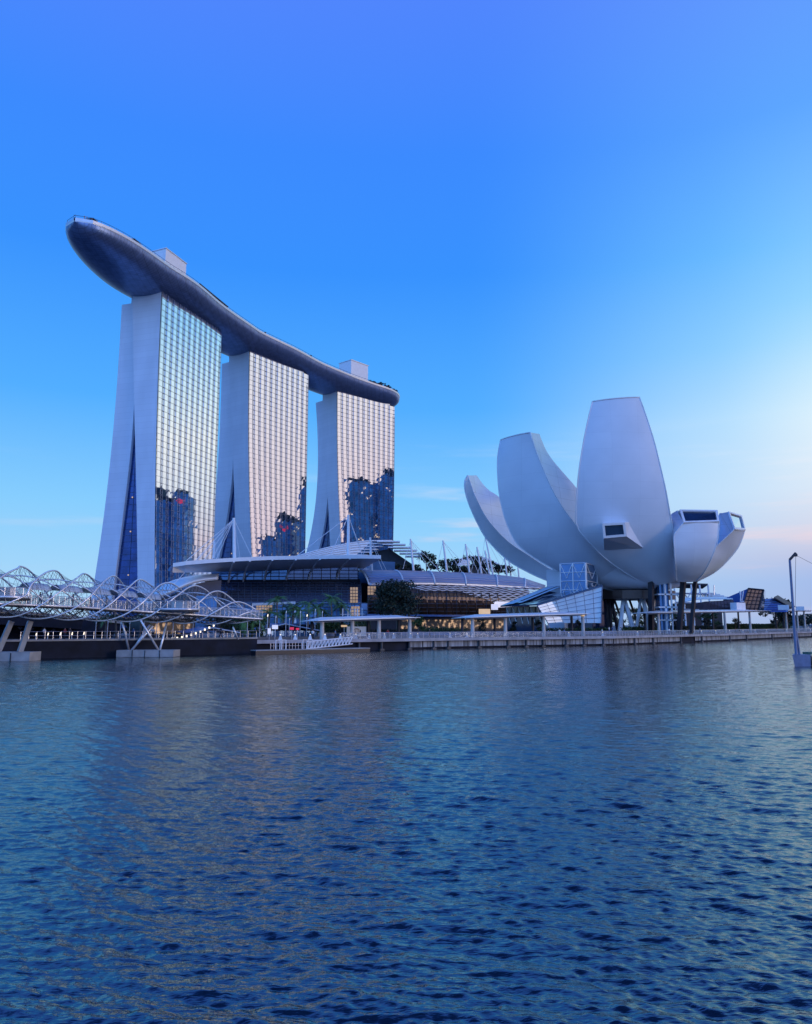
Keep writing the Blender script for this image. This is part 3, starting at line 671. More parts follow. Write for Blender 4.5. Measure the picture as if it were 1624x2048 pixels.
    def window(parent, q, Ys, inset=.12, glass='darkglass'):
        c = [P(*a, y) for a, y in zip(q, Ys)]; m = sum(c)/4; n = np.cross(c[1]-c[0], c[3]-c[0]); n /= np.linalg.norm(n)
        if n[1] > 0: n = -n
        i_ = [lerp(a, m, inset) for a in c]; k = MB()
        # border of equal thickness
        i_ = []
        for j in range(4):
            a, b, d = c[j], c[(j+1) % 4], c[j-1]; u = (b-a)/np.linalg.norm(b-a); v = (d-a)/np.linalg.norm(d-a); s = max(.3, np.linalg.norm(np.cross(u, v)))
            i_.append(a+(u+v)*.55/s)
        for j in range(4):
            a, b = c[j], c[(j+1) % 4]; ai, bi = i_[j], i_[(j+1) % 4]
            k.hexa([a-n*.2, b-n*.2, bi-n*.2, ai-n*.2], [a+n*.25, b+n*.25, bi+n*.25, ai+n*.25])
        f = k.build('window_frame', M['white'], parent)
        MB().poly([p-n*.15 for p in i_]).build('pane', M[glass], f)
    window(p4, [(1367,1046),(1438.5,1044),(1434.5,1021.5),(1359,1020.5)], (187.6, 189.6, 193, 193))
    OL = edge([(1468.5,1058.7),(1455,1072),(1433,1093),(1423,1116),(1407,1146),(1392,1163)], 208, 197, 29)
    OR = edge([(1489.7,1060.5),(1482,1083),(1472.5,1100.6),(1449.6,1127),(1426.7,1146),(1393,1163.5)], 209, 205, 29)
    IL = edge([(1455,1024),(1446,1026),(1437.4,1030),(1430,1080),(1412,1130),(1392,1160)], 210, 203, 29)
    IR = edge([(1482,1032),(1476,1060),(1465,1090),(1445,1120),(1424,1140),(1394,1160)], 212, 211, 29)
    p5 = petal(OL, OR, IL, IR, bulge=.5, cap=False, label='rightmost short petal with a slanted end window')
    window(p5, [(1468.5,1058.7),(1490,1060.5),(1482.5,1031.5),(1456,1023.5)], (196.6, 204.6, 210.5, 202.6), glass='bayglass')
    # skylight box jutting from the centre petal
    fr = [P(1204,1047,183.5), P(1249,1044.5,183.5), P(1253,1072.5,184.5), P(1207,1076.5,184.5)]
    bk = [P(1208,1046,189), P(1260,1044.5,189), P(1296,1102.5,193.5), P(1208.4,1100,192.5)]
    k = MB(); k.hexa(bk, fr); sb = k.build('skylight_box', M['shell'], p3)
    window(p3, [(1207,1076.5),(1253,1072.5),(1249,1044.5),(1204,1047)], (184.3, 184.3, 183.3, 183.3), glass='darkglass')
    # round bowl under the petals
    k = MB(); prof = [(0,13.6),(5,13.65),(9,14.1),(12.5,15.2),(15,17.2),(16.5,20)]
    g = [[np.array([64+r*math.cos(a)*1.05, 213+r*math.sin(a)*.9, z]) for r, z in prof] for a in np.linspace(0, 2*math.pi, 41)]
    k.grid(g); k.build('bowl', M['shell'], root, True)
    # black columns
    for a, b, w in (((1302,1160),(1302,1250),1.0), ((1367,1158),(1357,1250),1.0), ((1391,1158),(1381,1250),.72)):
        k = MB(); k.tube([P(*a, 201), P(*b, 199)*[1,1,0]+[0,0,LAND_Z-.05]], w*.85, 4); k.build('black_column', M['black'], root)
    # raking legs of the base
    legs = [((1247,1188),(1237,1248)),((1247,1188),(1241,1248)),((1247,1190),(1265,1248)),((1247,1190),(1270,1248)),
            ((1283,1185),(1271,1248)),((1283,1185),(1297,1248)),((1285,1185),(1301,1248)),((1310,1187),(1322,1248)),((1310,1187),(1300,1248))]
    for i, (a, b) in enumerate(legs):
        pb = P(*b, 205); pb = np.array([pb[0], 205, LAND_Z-.05]); MB().tube([P(*a, 209), pb], .42, 7).build('raking_leg', M['white'], root)
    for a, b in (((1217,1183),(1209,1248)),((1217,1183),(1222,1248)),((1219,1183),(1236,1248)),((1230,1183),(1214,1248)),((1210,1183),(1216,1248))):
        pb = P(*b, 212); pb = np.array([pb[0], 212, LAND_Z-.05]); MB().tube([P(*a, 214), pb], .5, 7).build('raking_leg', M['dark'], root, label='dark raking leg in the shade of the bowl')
    k = MB(); k.prism([(50+6.5*math.cos(a), 214+6*math.sin(a)) for a in np.linspace(0, 2*math.pi, 18, endpoint=False)], LAND_Z, 15.5); k.build('base_drum', M['darkglass'], root)
    k = MB(); k.prism([(64+12*math.cos(a), 214+10*math.sin(a)) for a in np.linspace(0, 2*math.pi, 28, endpoint=False)], 11.6, 13.9); k.build('base_ring', M['bronze'], root)
    for px in (1216, 1228, 1244, 1258, 1276, 1292, 1312, 1332):
        a = P(px, 1192, 221); f = 7 if px % 8 else -7
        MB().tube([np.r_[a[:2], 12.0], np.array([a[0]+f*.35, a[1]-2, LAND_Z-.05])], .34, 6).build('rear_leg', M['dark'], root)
    # stair tower under the right side
    st = MB(); x0, x1 = P(1316,1200,203)[0], P(1338,1200,203)[0]
    for z in (5.8, 9.2, 12.6): st.box(((x0+x1)/2+1.2, 203, z), (x1-x0+3.5, 4, .35))
    for xx in (x0+1.4, x1): st.box((xx, 201.2, 10), (.4, .4, 15.4))
    so_ = st.build('stair_tower', M['white'], root)
    MB().box(((x0+x1)/2, 204, 10.2), (x1-x0-.5, 3.4, 15.5)).build('pane', M['blueglass'], so_)
    # braced lift tower on the lobby roof
    a, b, c = P(1121,1146,196), P(1171,1138,193), P(1193,1150,203)
    zt, zb = 20.5, 11.0; k = MB(); k.prism([tuple(a[:2]), tuple(b[:2]), tuple(c[:2]), tuple(a[:2]+c[:2]-b[:2])], zb, zt); lt = k.build('lift_tower', M['blueglass'], root)
    k = MB()
    def frame(p, q, n):
        z1 = zt-.2; z0 = zb+.2; p, q = p[:2], q[:2]; o = np.array([q[1]-p[1], p[0]-q[0]]); o = o/np.linalg.norm(o)*.15; p = p+o; q = q+o
        at = lambda f, z: np.r_[lerp(p, q, f), z]
        for i in range(n+1): k.tube([at(i/n, z0), at(i/n, z1)], .16, 4)
        for i in range(5): k.tube([at(0, lerp(z0, z1, i/4)), at(1, lerp(z0, z1, i/4))], .1, 4)
        zm = (z0+z1)/2
        for i in range(n):
            for (za, zb_) in ((z1, zm+1.2), (zm-1.2+2.4, z0)):
                pass
            k.tube([at(i/n, z1), at((i+.5)/n, zm+.8), at((i+1)/n, z1)], .13, 4); k.tube([at(i/n, z0), at((i+.5)/n, zm-.4), at((i+1)/n, z0)], .13, 4)
    frame(a, b, 2); frame(b, c, 1); k.build('cross_bracing', M['white'], lt)
    a, b = P(1093,1150,214), P(1126,1150,207); k = MB(); k.prism([(a[0],a[1]),(b[0],b[1]),(b[0]+4,b[1]+8),(a[0]+4,a[1]+8)], LAND_Z, 20); k.build('lift_core', M['wall'], root)
museum()

def glass_lobby():
    root = thing('glass_lobby', 'wedge-shaped glass entrance pavilion with dark pitched roof below the museum petals', 'pavilion', (*P(1140,1245,182)[:2], LAND_Z))
    A, B, Cc, D = P(1075,1211,180), P(1205,1172,178), P(1203,1246,179), P(1096.5,1246,181)
    k = MB(); k.quad(D, Cc, B, A); gw = k.build('glass_wall', M['cyanglass'], root)
    k = MB(); 
    off = np.array([-.1,-.15,0])
    for i in range(1, 7):
        f = i/7; k.tube([lerp(A, B, f)+off, lerp(D, Cc, min(1, f*1.02))+off], .05, 4)
    for i in range(1, 7):
        f = i/7; k.tube([lerp(A, D, f)+off, lerp(B, Cc, f)+off], .045, 4)
    for p, q in ((A,B),(B,Cc),(A,D)): k.tube([p+off, q+off], .12, 4)
    k.build('mullions', M['lobbybar'], gw)
    E1, E2 = P(1103,1202,179.5), P(1126,1243,180.4)
    MB().poly([A+off*.5, E1+off*.5, E2+off*.5, D+off*.5][::-1]).build('lit_bay', M['lobby'], gw)
    back = P(1190,1169,205); bl = P(1092.6,1176,208); tip = P(1001,1214,193)
    top = [tip, A, B, back, bl]; k = MB(); up = np.array([0,0,.35]); n = len(top)
    k.add([p-up*0 for p in top]+[p+up for p in top], [tuple(range(n)), tuple(range(2*n-1, n-1, -1))]+[(i, n+i, n+(i+1) % n, (i+1) % n) for i in range(n)])
    rf = k.build('roof', M['darkglass'], root)
    # pale translucent stripes on the left slope of the roof
    lift = up+[0,0,.02]
    k = MB(); q = lambda s, t: lerp(lerp(tip, bl, t), lerp(A, lerp(B, back, .5), t), s)+lift+[0,-.05,.25*min(s*4,1)]
    k.quad(q(.02,.02), q(.34,.02), q(.26,.95), q(.02,.95))
    k.quad(q(.40,.05), q(.50,.05), q(.40,.9), q(.33,.9)); k.build('roof_glazing', M['cyan'], rf)
    # recessed glass and raking struts at the left
    a, b = P(1012,1214,196), P(1085,1212,186)
    MB().quad(np.r_[a[:2], LAND_Z], np.r_[b[:2], LAND_Z], b, a).build('recessed_glass', M['darkglass'], root)
    for i in range(7):
        f = i/6; t_ = lerp(a, b, f)+[0,-1.4,-.2]; MB().tube([t_, np.r_[t_[0]+1.6, t_[1]+.4, LAND_Z]], .13, 5).build('strut', M['white'], root)
M['lobbybar'] = mat('blue_grey_bars', (.12,.17,.26), .4)
M['cyanglass'] = mat('sky_glass', (.78,.87,.95), .35, 0., var=.12, vscale=.3, bump=.03, bscale=.6)
glass_lobby()

# ------------------------------------------------------------------ shopping mall behind the promenade
def mall():
    root = thing('shopping_mall', 'long waterfront mall with white canopies, ribbed vault roof and dark curved glass', 'mall', (*P(700, 1240, 235)[:2], LAND_Z))
    inn = np.array([-.30, .95, 0])      # into the building
    # --- big flat canopy of the left part
    st = [(346,1127,214,.2),(372,1123,214,8),(420,1119,216,17),(480,1115.5,219,22),(540,1113,222,22),(600,1112,225,22),(660,1111,228,22),(720,1110.5,231,22),(762,1111,233,22)]
    g = []
    for px, py, Y, dep in st:
        ft = P(px, py, Y); fb = ft-[0,0,.9]; bk = ft+inn*dep
        g.append([ft+[0,0,.1], fb-[0,0,.1], bk+[0,0,-2.6], bk+[0,0,-.8], ft+[0,0,.1]])
    k = MB(); k.grid(g); k.poly(g[-1][:4]); k.poly(g[0][:4][::-1]); can = k.build('canopy_roof', M['white'], root)
    for px in (468, 500, 545, 592, 640, 700):
        Y = np.interp(px, [s[0] for s in st], [s[2] for s in st]); py = np.interp(px, [s[0] for s in st], [s[1] for s in st])
        a = P(px, py, Y)-[0,0,1.0]; pts = [a, a+inn*8+[0,0,-1.2], a+inn*15+[0,0,-2.8], a+inn*19+[0,0,-5]]
        MB().tube(pts, .3, 6).build('canopy_rib', M['white'], can)
    # --- upper glazed storey under the canopy
    Yw = lambda px: np.interp(px, [300, 420, 730, 1100], [240, 243, 252, 300])
    def curtain(x0, x1, yt, yb, dY, nx, ny, m, name, par, bulge=0., lean=0., off=.0, mull='fin', r=.12):
        cols = np.linspace(x0, x1, nx+1); g = []
        for v in np.linspace(0, 1, ny+1):
            row = []
            for c in cols:
                y = lerp(yt(c) if callable(yt) else yt, yb(c) if callable(yb) else yb, v); row.append(P(c, y, Yw(c)+dY-lean*v-bulge*math.sin(math.pi*v)))
            g.append(row)
        k = MB(); k.grid(g); o = k.build(name, M[m], par)
        k = MB(); f = np.array([0,-.12-off,0])
        for row in g: k.tube([p+f for p in row], r, 4)
        for j in range(nx+1): k.tube([row[j]+f for row in g], r, 4)
        k.build('mullions', M[mull], o); return o, g
    curtain(424, 716, 1133, 1163, -2, 16, 4, 'violetglass', 'upper_glazing', root)
    curtain(424, 575, 1139, 1160, -2.6, 9, 3, 'blueglass', 'bluish_glazing', root)
    k = MB(); k.tube([P(410,1164,241), P(720,1163,249)], .8, 4); k.build('ledge', M['dark'], root)
    curtain(412, 722, 1165, lambda c: 1214, -3, 24, 9, 'violetglass', 'curved_glazing', root, bulge=4, lean=13, r=.13)
    k, g = curtain(395, 735, 1206, 1249, -16, 22, 3, 'blueglass', 'ground_glazing', root)
    for a, b, t, bt, m in ((512,545,1210,1226,'warm'),(700,716,1174,1206,'warm'),(702,720,1212,1232,'warm'),(735,752,1172,1190,'warm')):
        dY = -17 if t > 1200 else -15
        if a in (700, 735): dY = -16.5
        k = MB(); nx_, ny_ = max(2, round((b-a)/6)), max(2, round((bt-t)/6))
        for ix in range(nx_):
            for iy in range(ny_):
                u0, u1, v0, v1 = lerp(a,b,(ix+.08)/nx_), lerp(a,b,(ix+.92)/nx_), lerp(t,bt,(iy+.1)/ny_), lerp(t,bt,(iy+.9)/ny_)
                k.quad(P(u0,v1,Yw(u0)+dY), P(u1,v1,Yw(u1)+dY), P(u1,v0,Yw(u1)+dY), P(u0,v0,Yw(u0)+dY))
        k.build('lit_shop_window', M['shopdim'], root)
    # white lintel frame of the left entrance
    k = MB(); Y = Yw(520)-18; k.tube([P(505,1246,Y), P(505,1209,Y), P(590,1205,Y+2), P(590,1246,Y+2)], .45, 4); k.build('entrance_frame', M['white'], root)
    # --- pale shell roof at the left end
    low = smooth_curve([P(296,1200,218), P(325,1190,217), P(350,1180,217), P(372,1169,218), P(398,1161,220), P(436,1156.5,223)], 24)
    upp = smooth_curve([P(294,1199,232), P(310,1182,233), P(330,1167,235), P(358,1157.5,238), P(395,1153,240), P(438,1151.5,242)], 24)
    g = [[lerp(a, b, u)+[0,0,1.1*math.sin(math.pi*u)] for u in np.linspace(0,1,7)] for a, b in zip(low, upp)]
    k = MB(); k.sheet(g, (0,0,-.5)); k.build('shell_roof', M['shell'], root, True)
    k = MB(); k.tube(low+[0,-.1,.05], .35, 6); k.build('shell_edge', M['white'], root, True)
    k = MB(); k.grid([[p+[.3,3,-.4] for p in low], [np.array([p[0]+.3, p[1]+3, LAND_Z]) for p in low]]); k.build('side_glazing', M['darkglass'], root)
    k = MB(); a, b = P(345,1246,222), P(432,1246,222); k.prism([(a[0],a[1]),(b[0],b[1]),(b[0]-3,b[1]+14),(a[0]-3,a[1]+14)], LAND_Z, 13); k.build('side_block', M['blueglass'], root)
    # --- ribbed vault of the right part
    tops = [(712,1141),(800,1142.5),(860,1144),(930,1147),(1000,1151.5),(1045,1157),(1090,1172)]; bots = [(738,1170.5),(820,1168.5),(880,1169),(930,1171),(985,1173),(1030,1175.5),(1088,1177)]
    g = []
    for u in np.linspace(0, 1, 46):
        xt, yt = lerp(712, 1090, u), interp(tops, lerp(712,1090,u))[0]; xb, yb = lerp(738,1088,u), interp(bots, lerp(738,1088,u))[0]
        b = P(xb, yb, Yw(xb)-12); t = P(xt, yt, Yw(xt)+10); row = []
        for v in np.linspace(0, 1, 12):
            s = math.sin(v*math.pi/2); c = 1-math.cos(v*math.pi/2)
            row.append(np.array([lerp(b[0], t[0], lerp(v, c, .5)), lerp(b[1], t[1], c), lerp(b[2], t[2], s)]))
        g.append(row)
    k = MB(); k.sheet(g, (0,.3,-.45)); vr = k.build('vault_roof', M['vault'], root, True)
    k = MB()
    for i in (0, 9, 17, 25, 33, 40): k.tube([p+[0,-.1,.12] for p in g[i]], .28, 6)
    k.build('vault_rib', M['white'], vr, True)
    k = MB()
    for v in range(1, 12): k.tube([g[i][v]+[0,-.06,.05] for i in range(46)], .07, 4, caps=False)
    k.build('standing_seams', M['rim'], vr)
    # bulging glass wall with bronze ribs under the vault
    yb = lambda c: 1230
    yt = lambda c: interp(bots, c)[0]+1
    curtain(736, 1012, yt, yb, -11, 14, 8, 'bronze', 'vault_glazing', root, bulge=3.2, lean=-1.0, r=.1)
    for i in range(13):
        c = 806+i*16; MB().tube([P(c+(v-.5)*10*(0 if i<3 else 1), lerp(1180,1229,v), Yw(c)-12.2-3.4*math.sin(math.pi*(.2+.8*v))) for v in np.linspace(0,1,7)], .22, 5).build('glazing_rib', M['bronze'], root)
    # wavy white sun-shading slats
    k = MB()
    for r_ in range(9):
        y0 = 1174.5+r_*3.7; xa = 890-(-12*r_ if r_ > 2 else 8*r_); xb = 1078-r_*5.5
        if r_ < 3: xa = 800+r_*20
        pts = []
        for j, c in enumerate(np.linspace(xa, xb, int((xb-xa)/3))):
            pts.append(P(c, y0+.9*math.sin(j*1.15+r_*1.7)+(c-1000)*.012, Yw(c)-13.6-1.0*math.sin(r_*.35)))
        k.tube(pts, .17, 4)
    k.build('sun_slats', M['white'], root)
    MB().quad(P(985,1216,Yw(985)-15.8), P(1040,1212,Yw(1040)-15.8), P(1046,1203,Yw(1046)-15.8), P(990,1203,Yw(990)-15.8)).build('lit_shop_window', M['lobby'], root)
    MB().box(P(989,1214,Yw(989)-17), (2.4,.4,2.0)).build('sign_panel', M['lobby'], root)
    MB().box(P(969,1223,Yw(969)-17), (4.0,.4,1.8)).build('sign_panel', M['warm'], root)
    # low podium with restaurants
    k = MB(); a, b = P(735,1250,232), P(1012,1250,262); k.prism([(a[0],a[1]),(b[0],b[1]),(b[0]-4,b[1]+12),(a[0]-4,a[1]+12)], LAND_Z, 7.2); k.build('podium', M['dark'], root)
    k = MB(); k.prism([(a[0],a[1]-2.5),(b[0],b[1]-2.5),(b[0],b[1]+2),(a[0],a[1]+2)], 7.2, 7.8); k.build('podium_roof', M['blue'], root)
    MB().quad(np.r_[lerp(a,b,.22)[:2]-[0,.15], 3.3], np.r_[lerp(a,b,.98)[:2]-[0,.15], 3.3], np.r_[lerp(a,b,.98)[:2]-[0,.15], 6.2], np.r_[lerp(a,b,.22)[:2]-[0,.15], 6.2]).build('lit_shopfront', M['shopfront'], root)
    # main body behind, closing the volume
    k = MB(); a, b, c, d = P(440,1246,258), P(716,1246,262), P(1060,1246,318), P(1060,1246,360)
    k.prism([(a[0],a[1]),(b[0],b[1]),(c[0],c[1]),(d[0]-40,d[1]+30),(a[0]-20,a[1]+60)], LAND_Z, 19); k.build('main_body', M['dark'], root)
    k = MB(); a, b = P(712,1140,264), P(790,1140,270); k.prism([(a[0],a[1]),(b[0],b[1]),(b[0],b[1]+12),(a[0],a[1]+12)], 18, 27); k.build('rooftop_hall', M['blueglass'], root)
    return root
M['vault'] = mat('vault_panels', (.34,.37,.47), .3, .55, var=.08, vscale=.1)
def shopfront_mat():
    m = mat('lit_shopfront', (.1,.07,.05), .5); nt = m.node_tree; N = nt.nodes; K = nt.links; b = N['Principled BSDF']
    tc = N.new('ShaderNodeTexCoord'); v = N.new('ShaderNodeTexNoise'); v.inputs['Scale'].default_value = .9; v.inputs['Detail'].default_value = 4; K.new(tc.outputs['Object'], v.inputs['Vector'])
    r = N.new('ShaderNodeValToRGB'); r.color_ramp.elements[0].position = .5; r.color_ramp.elements[0].color = (0,0,0,1); r.color_ramp.elements[1].position = .7; r.color_ramp.elements[1].color = (1,.62,.36,1)
    K.new(v.outputs[0], r.inputs[0]); K.new(r.outputs[0], b.inputs['Emission Color']); b.inputs['Emission Strength'].default_value = .75; return m
M['shopfront'] = shopfront_mat()
M['shopdim'] = mat('lit_shop_interior', (.25,.16,.1), .5, emit=(1,.66,.4), estr=.3, var=.7, vscale=.45)
mall()

# fan-shaped louvred hall roofs behind the mall
def fan_hall(name, label, x0, x1, ytip, ybase, Y, n, drop):
    root = thing(name, label, 'hall roof', (*P((x0+x1)/2, ybase, Y)[:2], 18))
    curves = []
    for i in range(n):
        f = i/max(1, n-1); xa = lerp(x0, x0+(x1-x0)*.16, f); ya = lerp(ybase-1, ybase+drop*.3, f)
        xe = lerp(x1-(x1-x0)*.0, x1-(x1-x0)*.3, f); ye = lerp(ytip, ybase+drop*.1, f)
        Yi = Y-6*f
        c = smooth_curve([P(xa, ya, Yi), P(lerp(xa,xe,.35), lerp(ya,ye,.55)-1, Yi), P(lerp(xa,xe,.7), lerp(ya,ye,.92)-1, Yi+1), P(xe, ye, Yi+3)], 16)
        curves.append(c); k = MB(); k.sheet([[p, p+[.4,3.5,.25]] for p in c], (0,0,-.38)); k.build('roof_blade', M['white'], root, True)
    MB().grid([[q+[0,.9,-.25] for q in c[:13]] for c in curves]).build('roof_shell', M['white'], root, True)
    # dark body beneath
    b0, b1 = P(lerp(x0,x1,.2), ybase+drop, Y+3), P(x1+ (x1-x0)*.25, ybase+drop, Y+6); zt = P(x1, lerp(ytip, ybase, .45), Y)[2]
    k = MB(); k.add([np.r_[b0[:2],14], np.r_[b1[:2],14], np.r_[b1[:2],zt-7], np.r_[lerp(b0,b1,.74)[:2],zt], np.r_[b0[:2],zt-6],
                     np.r_[b0[:2]+[0,20],14], np.r_[b1[:2]+[0,20],14], np.r_[b1[:2]+[0,20],zt-7], np.r_[lerp(b0,b1,.74)[:2]+[0,20],zt], np.r_[b0[:2]+[0,20],zt-6]],
                    [(0,1,2,3,4),(9,8,7,6,5),(2,1,6,7),(3,2,7,8),(4,3,8,9),(0,4,9,5)]); k.build('hall_body', M['dark'], root)
    for i in range(6):
        f = i/5; a = P(lerp(x1-6, x1+ (x1-x0)*.26, f), lerp(ytip+4, ybase, f), Y+2); k = MB(); k.box(a, (9, 5, .4)); k.build('eave_slab', M['white'], root)
fan_hall('fan_roof_hall', 'white fan of roof blades over a dark hall behind the left mall canopy', 590, 783, 1080, 1113, 292, 7, 22)
fan_hall('fan_roof_hall', 'smaller distant white fan roof behind the ribbed vault', 893, 962, 1112, 1128, 390, 5, 18)

# masts with stays on the mall roof
def mast(top, foot, Y, stays, r, lab):
    t, f = P(*top, Y), P(*foot, Y); root = thing('roof_mast', lab, 'mast', f, 'white cable masts on the mall roof')
    MB().tube([f, t], r, 8, r1=r*.75).build('pole', M['white'], root)
    for q in stays:
        k = MB(); k.tube([lerp(f, t, .97), P(q[0], q[1], Y+(q[2] if len(q) > 2 else 0))], r*.17, 4); k.build('cable', M['white'], root)
mast((467.5,1036), (469,1117), 232, [(372,1122,-8),(424,1118,-4),(433,1118,0),(505,1116,3),(480,1116,8),(330,1188,-14),(385,1152,-6)], .55, 'tallest roof mast on the left mall canopy, in front of the middle hotel tower')
mast((697,1030), (696.5,1110), 242, [(592,1113,-6),(660,1111,-3),(724,1110,4),(720,1093,10)], .55, 'tall roof mast on the canopy in front of the farthest hotel tower')
mast((429,1083), (427,1116), 236, [(395,1120,-5),(437,1117,3)], .4, 'short roof mast at the left end of the flat canopy')
mast((740.5,1075), (743.5,1142), 250, [(712,1140,-5),(738,1141,-3),(765,1141,3),(773,1141,5)], .42, 'white roof mast beside the right end of the flat canopy')
for i, (t, f, Y, sy) in enumerate([((821,1078),(827,1141),268,[(862,1142),(880,1142),(806,1138),(845,1142)]), ((886,1081),(894,1143),280,[(925,1146),(945,1147),(872,1141)]),
        ((931,1088),(939,1145),290,[(958,1148),(975,1149),(918,1145)]), ((954,1094),(963,1147),300,[(980,1149),(942,1146)]), ((970,1101),(979,1148),308,[(955,1147),(995,1150)]),
        ((970,1070),(986,1149),322,[(960,1147),(1010,1150),(1030,1152)]), ((1009,1113),(1014,1151),335,[(998,1150),(1032,1153)]), ((1018,1121),(1022,1152),345,[(1035,1154)]), ((1036,1135),(1038,1155),352,[])]):
    mast(t, f, Y, sy, .42, '%s slanted roof mast from the left behind the ribbed vault roof' % ORD[i])
# trees on the mall roof
for i, (px, py, w, Y) in enumerate([(797,1143,9,285),(824,1143,8,288),(853,1118,11,292),(880,1128,10,296),(905,1132,12,300),(920,1140,10,305),(945,1122,13,330),(975,1130,14,335),(997,1140,10,340),(1012,1148,8,345)]):
    top = P(px, py, Y); z0 = P(px, 1150, Y)[2]; h = max(5, top[2]-z0+3)
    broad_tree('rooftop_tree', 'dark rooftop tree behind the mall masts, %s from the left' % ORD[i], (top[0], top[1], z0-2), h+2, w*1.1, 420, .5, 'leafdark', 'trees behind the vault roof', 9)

# ------------------------------------------------------------------ waterfront: quay wall, deck, railings
def line_pts(px0, px1, n, d=0.):
    return [inland(p, d) for p in np.linspace(px0, px1, n)]
def strip(a, b, z0, z1): return MB().prism([tuple(p) for p in a]+[tuple(p) for p in b[::-1]], z0, z1)
DECK_Z = 2.02
def waterfront():
    r = thing('quay_wall', 'dark stained stone quay wall below the two bridges', 'quay wall', (*bank_at(260), 0))
    a = [np.array(p, float) for p in BANK[:2]]+line_pts(60, 522, 9); b = [p+np.array([-.57,.82])*7 for p in a]
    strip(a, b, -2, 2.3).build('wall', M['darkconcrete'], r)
    a2 = [p-np.array([-.57,.82])*.12 for p in a]; strip(a2, [p+np.array([-.57,.82])*.7 for p in a2], 2.3, 2.55).build('coping', M['concrete'], r)
    r = thing('waterfront_deck', 'long pale waterfront deck raised over a stained concrete edge', 'deck', (*bank_at(1000), 0))
    px0, px1 = 522, 1700
    A = line_pts(px0, px1, 60); B = line_pts(px0, px1, 60, 8.5)
    strip(line_pts(px0, px1, 60, .3), B, 1.6, DECK_Z).build('planking', M['land'], r)
    strip(A, line_pts(px0, px1, 60, .45), 1.52, DECK_Z+.06).build('edge_beam', M['edge'], r)
    strip(line_pts(px0, px1, 60, 1.1), line_pts(px0, px1, 60, 8), -2, 1.55).build('back_wall', M['darkconcrete'], r)
    p = px0+4; i = 0
    while p < px1-20:
        w = RNG.uniform(14, 34); 
        if p > 1300: w *= 1.6
        gap = RNG.uniform(.6, 2.0) if p < 1290 else .4
        if RNG.random() < .93 and p > 800:
            strip(line_pts(p, p+w, 3, .75), line_pts(p, p+w, 3, 1.05), .38, 1.48).build('wall_panel', M['stained'], r)
        p += w+gap; i += 1
    k = MB()
    for q in np.cumsum(RNG.uniform(28, 62, 24))+px0:
        c = inland(q, .6); k.tube([[c[0], c[1], -2], [c[0], c[1], 1.52]], .22, 7)
        c = inland(q, .2); k.box((c[0], c[1], .12), (.9,.5,.24), math.atan2(*bank_dir(q)[::-1]))
    k.build('fender_piles', M['pile'], r)
    # railing
    r = thing('railing', 'long pale blue railing along the edge of the waterfront deck', 'railing', (*bank_at(900), DECK_Z))
    dist = np.r_[0, np.cumsum([np.linalg.norm(y-x) for x, y in zip(A, A[1:])])]; An = np.array(A)
    pa = lambda s: np.array([np.interp(s, dist, An[:, 0]), np.interp(s, dist, An[:, 1])])
    base = WLOC[r.name]; first = None; rest = MB(); n = 0; s = 16.0
    while s < dist[-1]-3:
        c = pa(s); u = pa(s+.1)-pa(s-.1); u /= np.linalg.norm(u); c = c+np.array([-u[1], u[0]])*.18
        if n < 100:
            if first is None:
                first = MB().tube([[c[0],c[1],DECK_Z], [c[0]-u[1]*.0,c[1],DECK_Z+1.12]], .03, 4).build('post', M['rim'], r); c0 = c
            else:
                o = first.copy(); COL.objects.link(o); o.parent = r; o.location = (c[0]-c0[0], c[1]-c0[1], 0)
        else: rest.tube([[c[0],c[1],DECK_Z], [c[0],c[1],DECK_Z+1.12]], .03, 4)
        n += 1; s += 1.3
    tag(rest.build('posts', M['rim'], r), kind='stuff')
    ss = np.arange(16, dist[-1]-3, 2.6); rp = [pa(x) for x in ss]; rp = [p+np.array([-.57,.82])*.18 for p in rp]
    MB().tube([[p[0],p[1],DECK_Z+1.12] for p in rp], .045, 5).build('top_rail', M['rim'], r)
    k = MB()
    for h in (.2,.4,.6,.8,.97): k.tube([[p[0],p[1],DECK_Z+h] for p in rp], .015, 3)
    k.build('wires', M['steel'], r)
    MB().grid([[[p[0]-.02,p[1]+.03,DECK_Z+h] for p in rp] for h in (.1,1.05)]).build('mesh_infill', M['pane'], r)
    # promenade retaining kerb and inner railing
    r = thing('retaining_wall', 'low bluish retaining wall between the deck and the planted promenade', 'wall', (*inland(900, 9), DECK_Z))
    strip(line_pts(640, 1640, 50, 8.6), line_pts(640, 1640, 50, 9.3), DECK_Z, 2.95).build('wall', M['blue'], r)
    strip(line_pts(640, 1640, 50, 8.5), line_pts(640, 1640, 50, 9.4), 2.95, 3.08).build('coping', M['concrete'], r)
    # rails on the left quay
    r = thing('quay_railing', 'dark thin railing on top of the left quay wall', 'railing', (*bank_at(300), 2.55))
    q = line_pts(60, 520, 30, .4); k = MB()
    for h in (.5, 1.05): k.tube([[p[0],p[1],2.55+h] for p in q], .03, 4)
    k.build('rail', M['rim'], r)
    for p in q: MB().tube([[p[0],p[1],2.5], [p[0],p[1],3.6]], .035, 4).build('post', M['rim'], r)
M['pile'] = mat('wet_concrete', (.06,.065,.08), .5, var=.4)
M['edge'] = mat('pale_edge_concrete', (.36,.36,.4), .7, var=.25, vscale=.5)
waterfront()
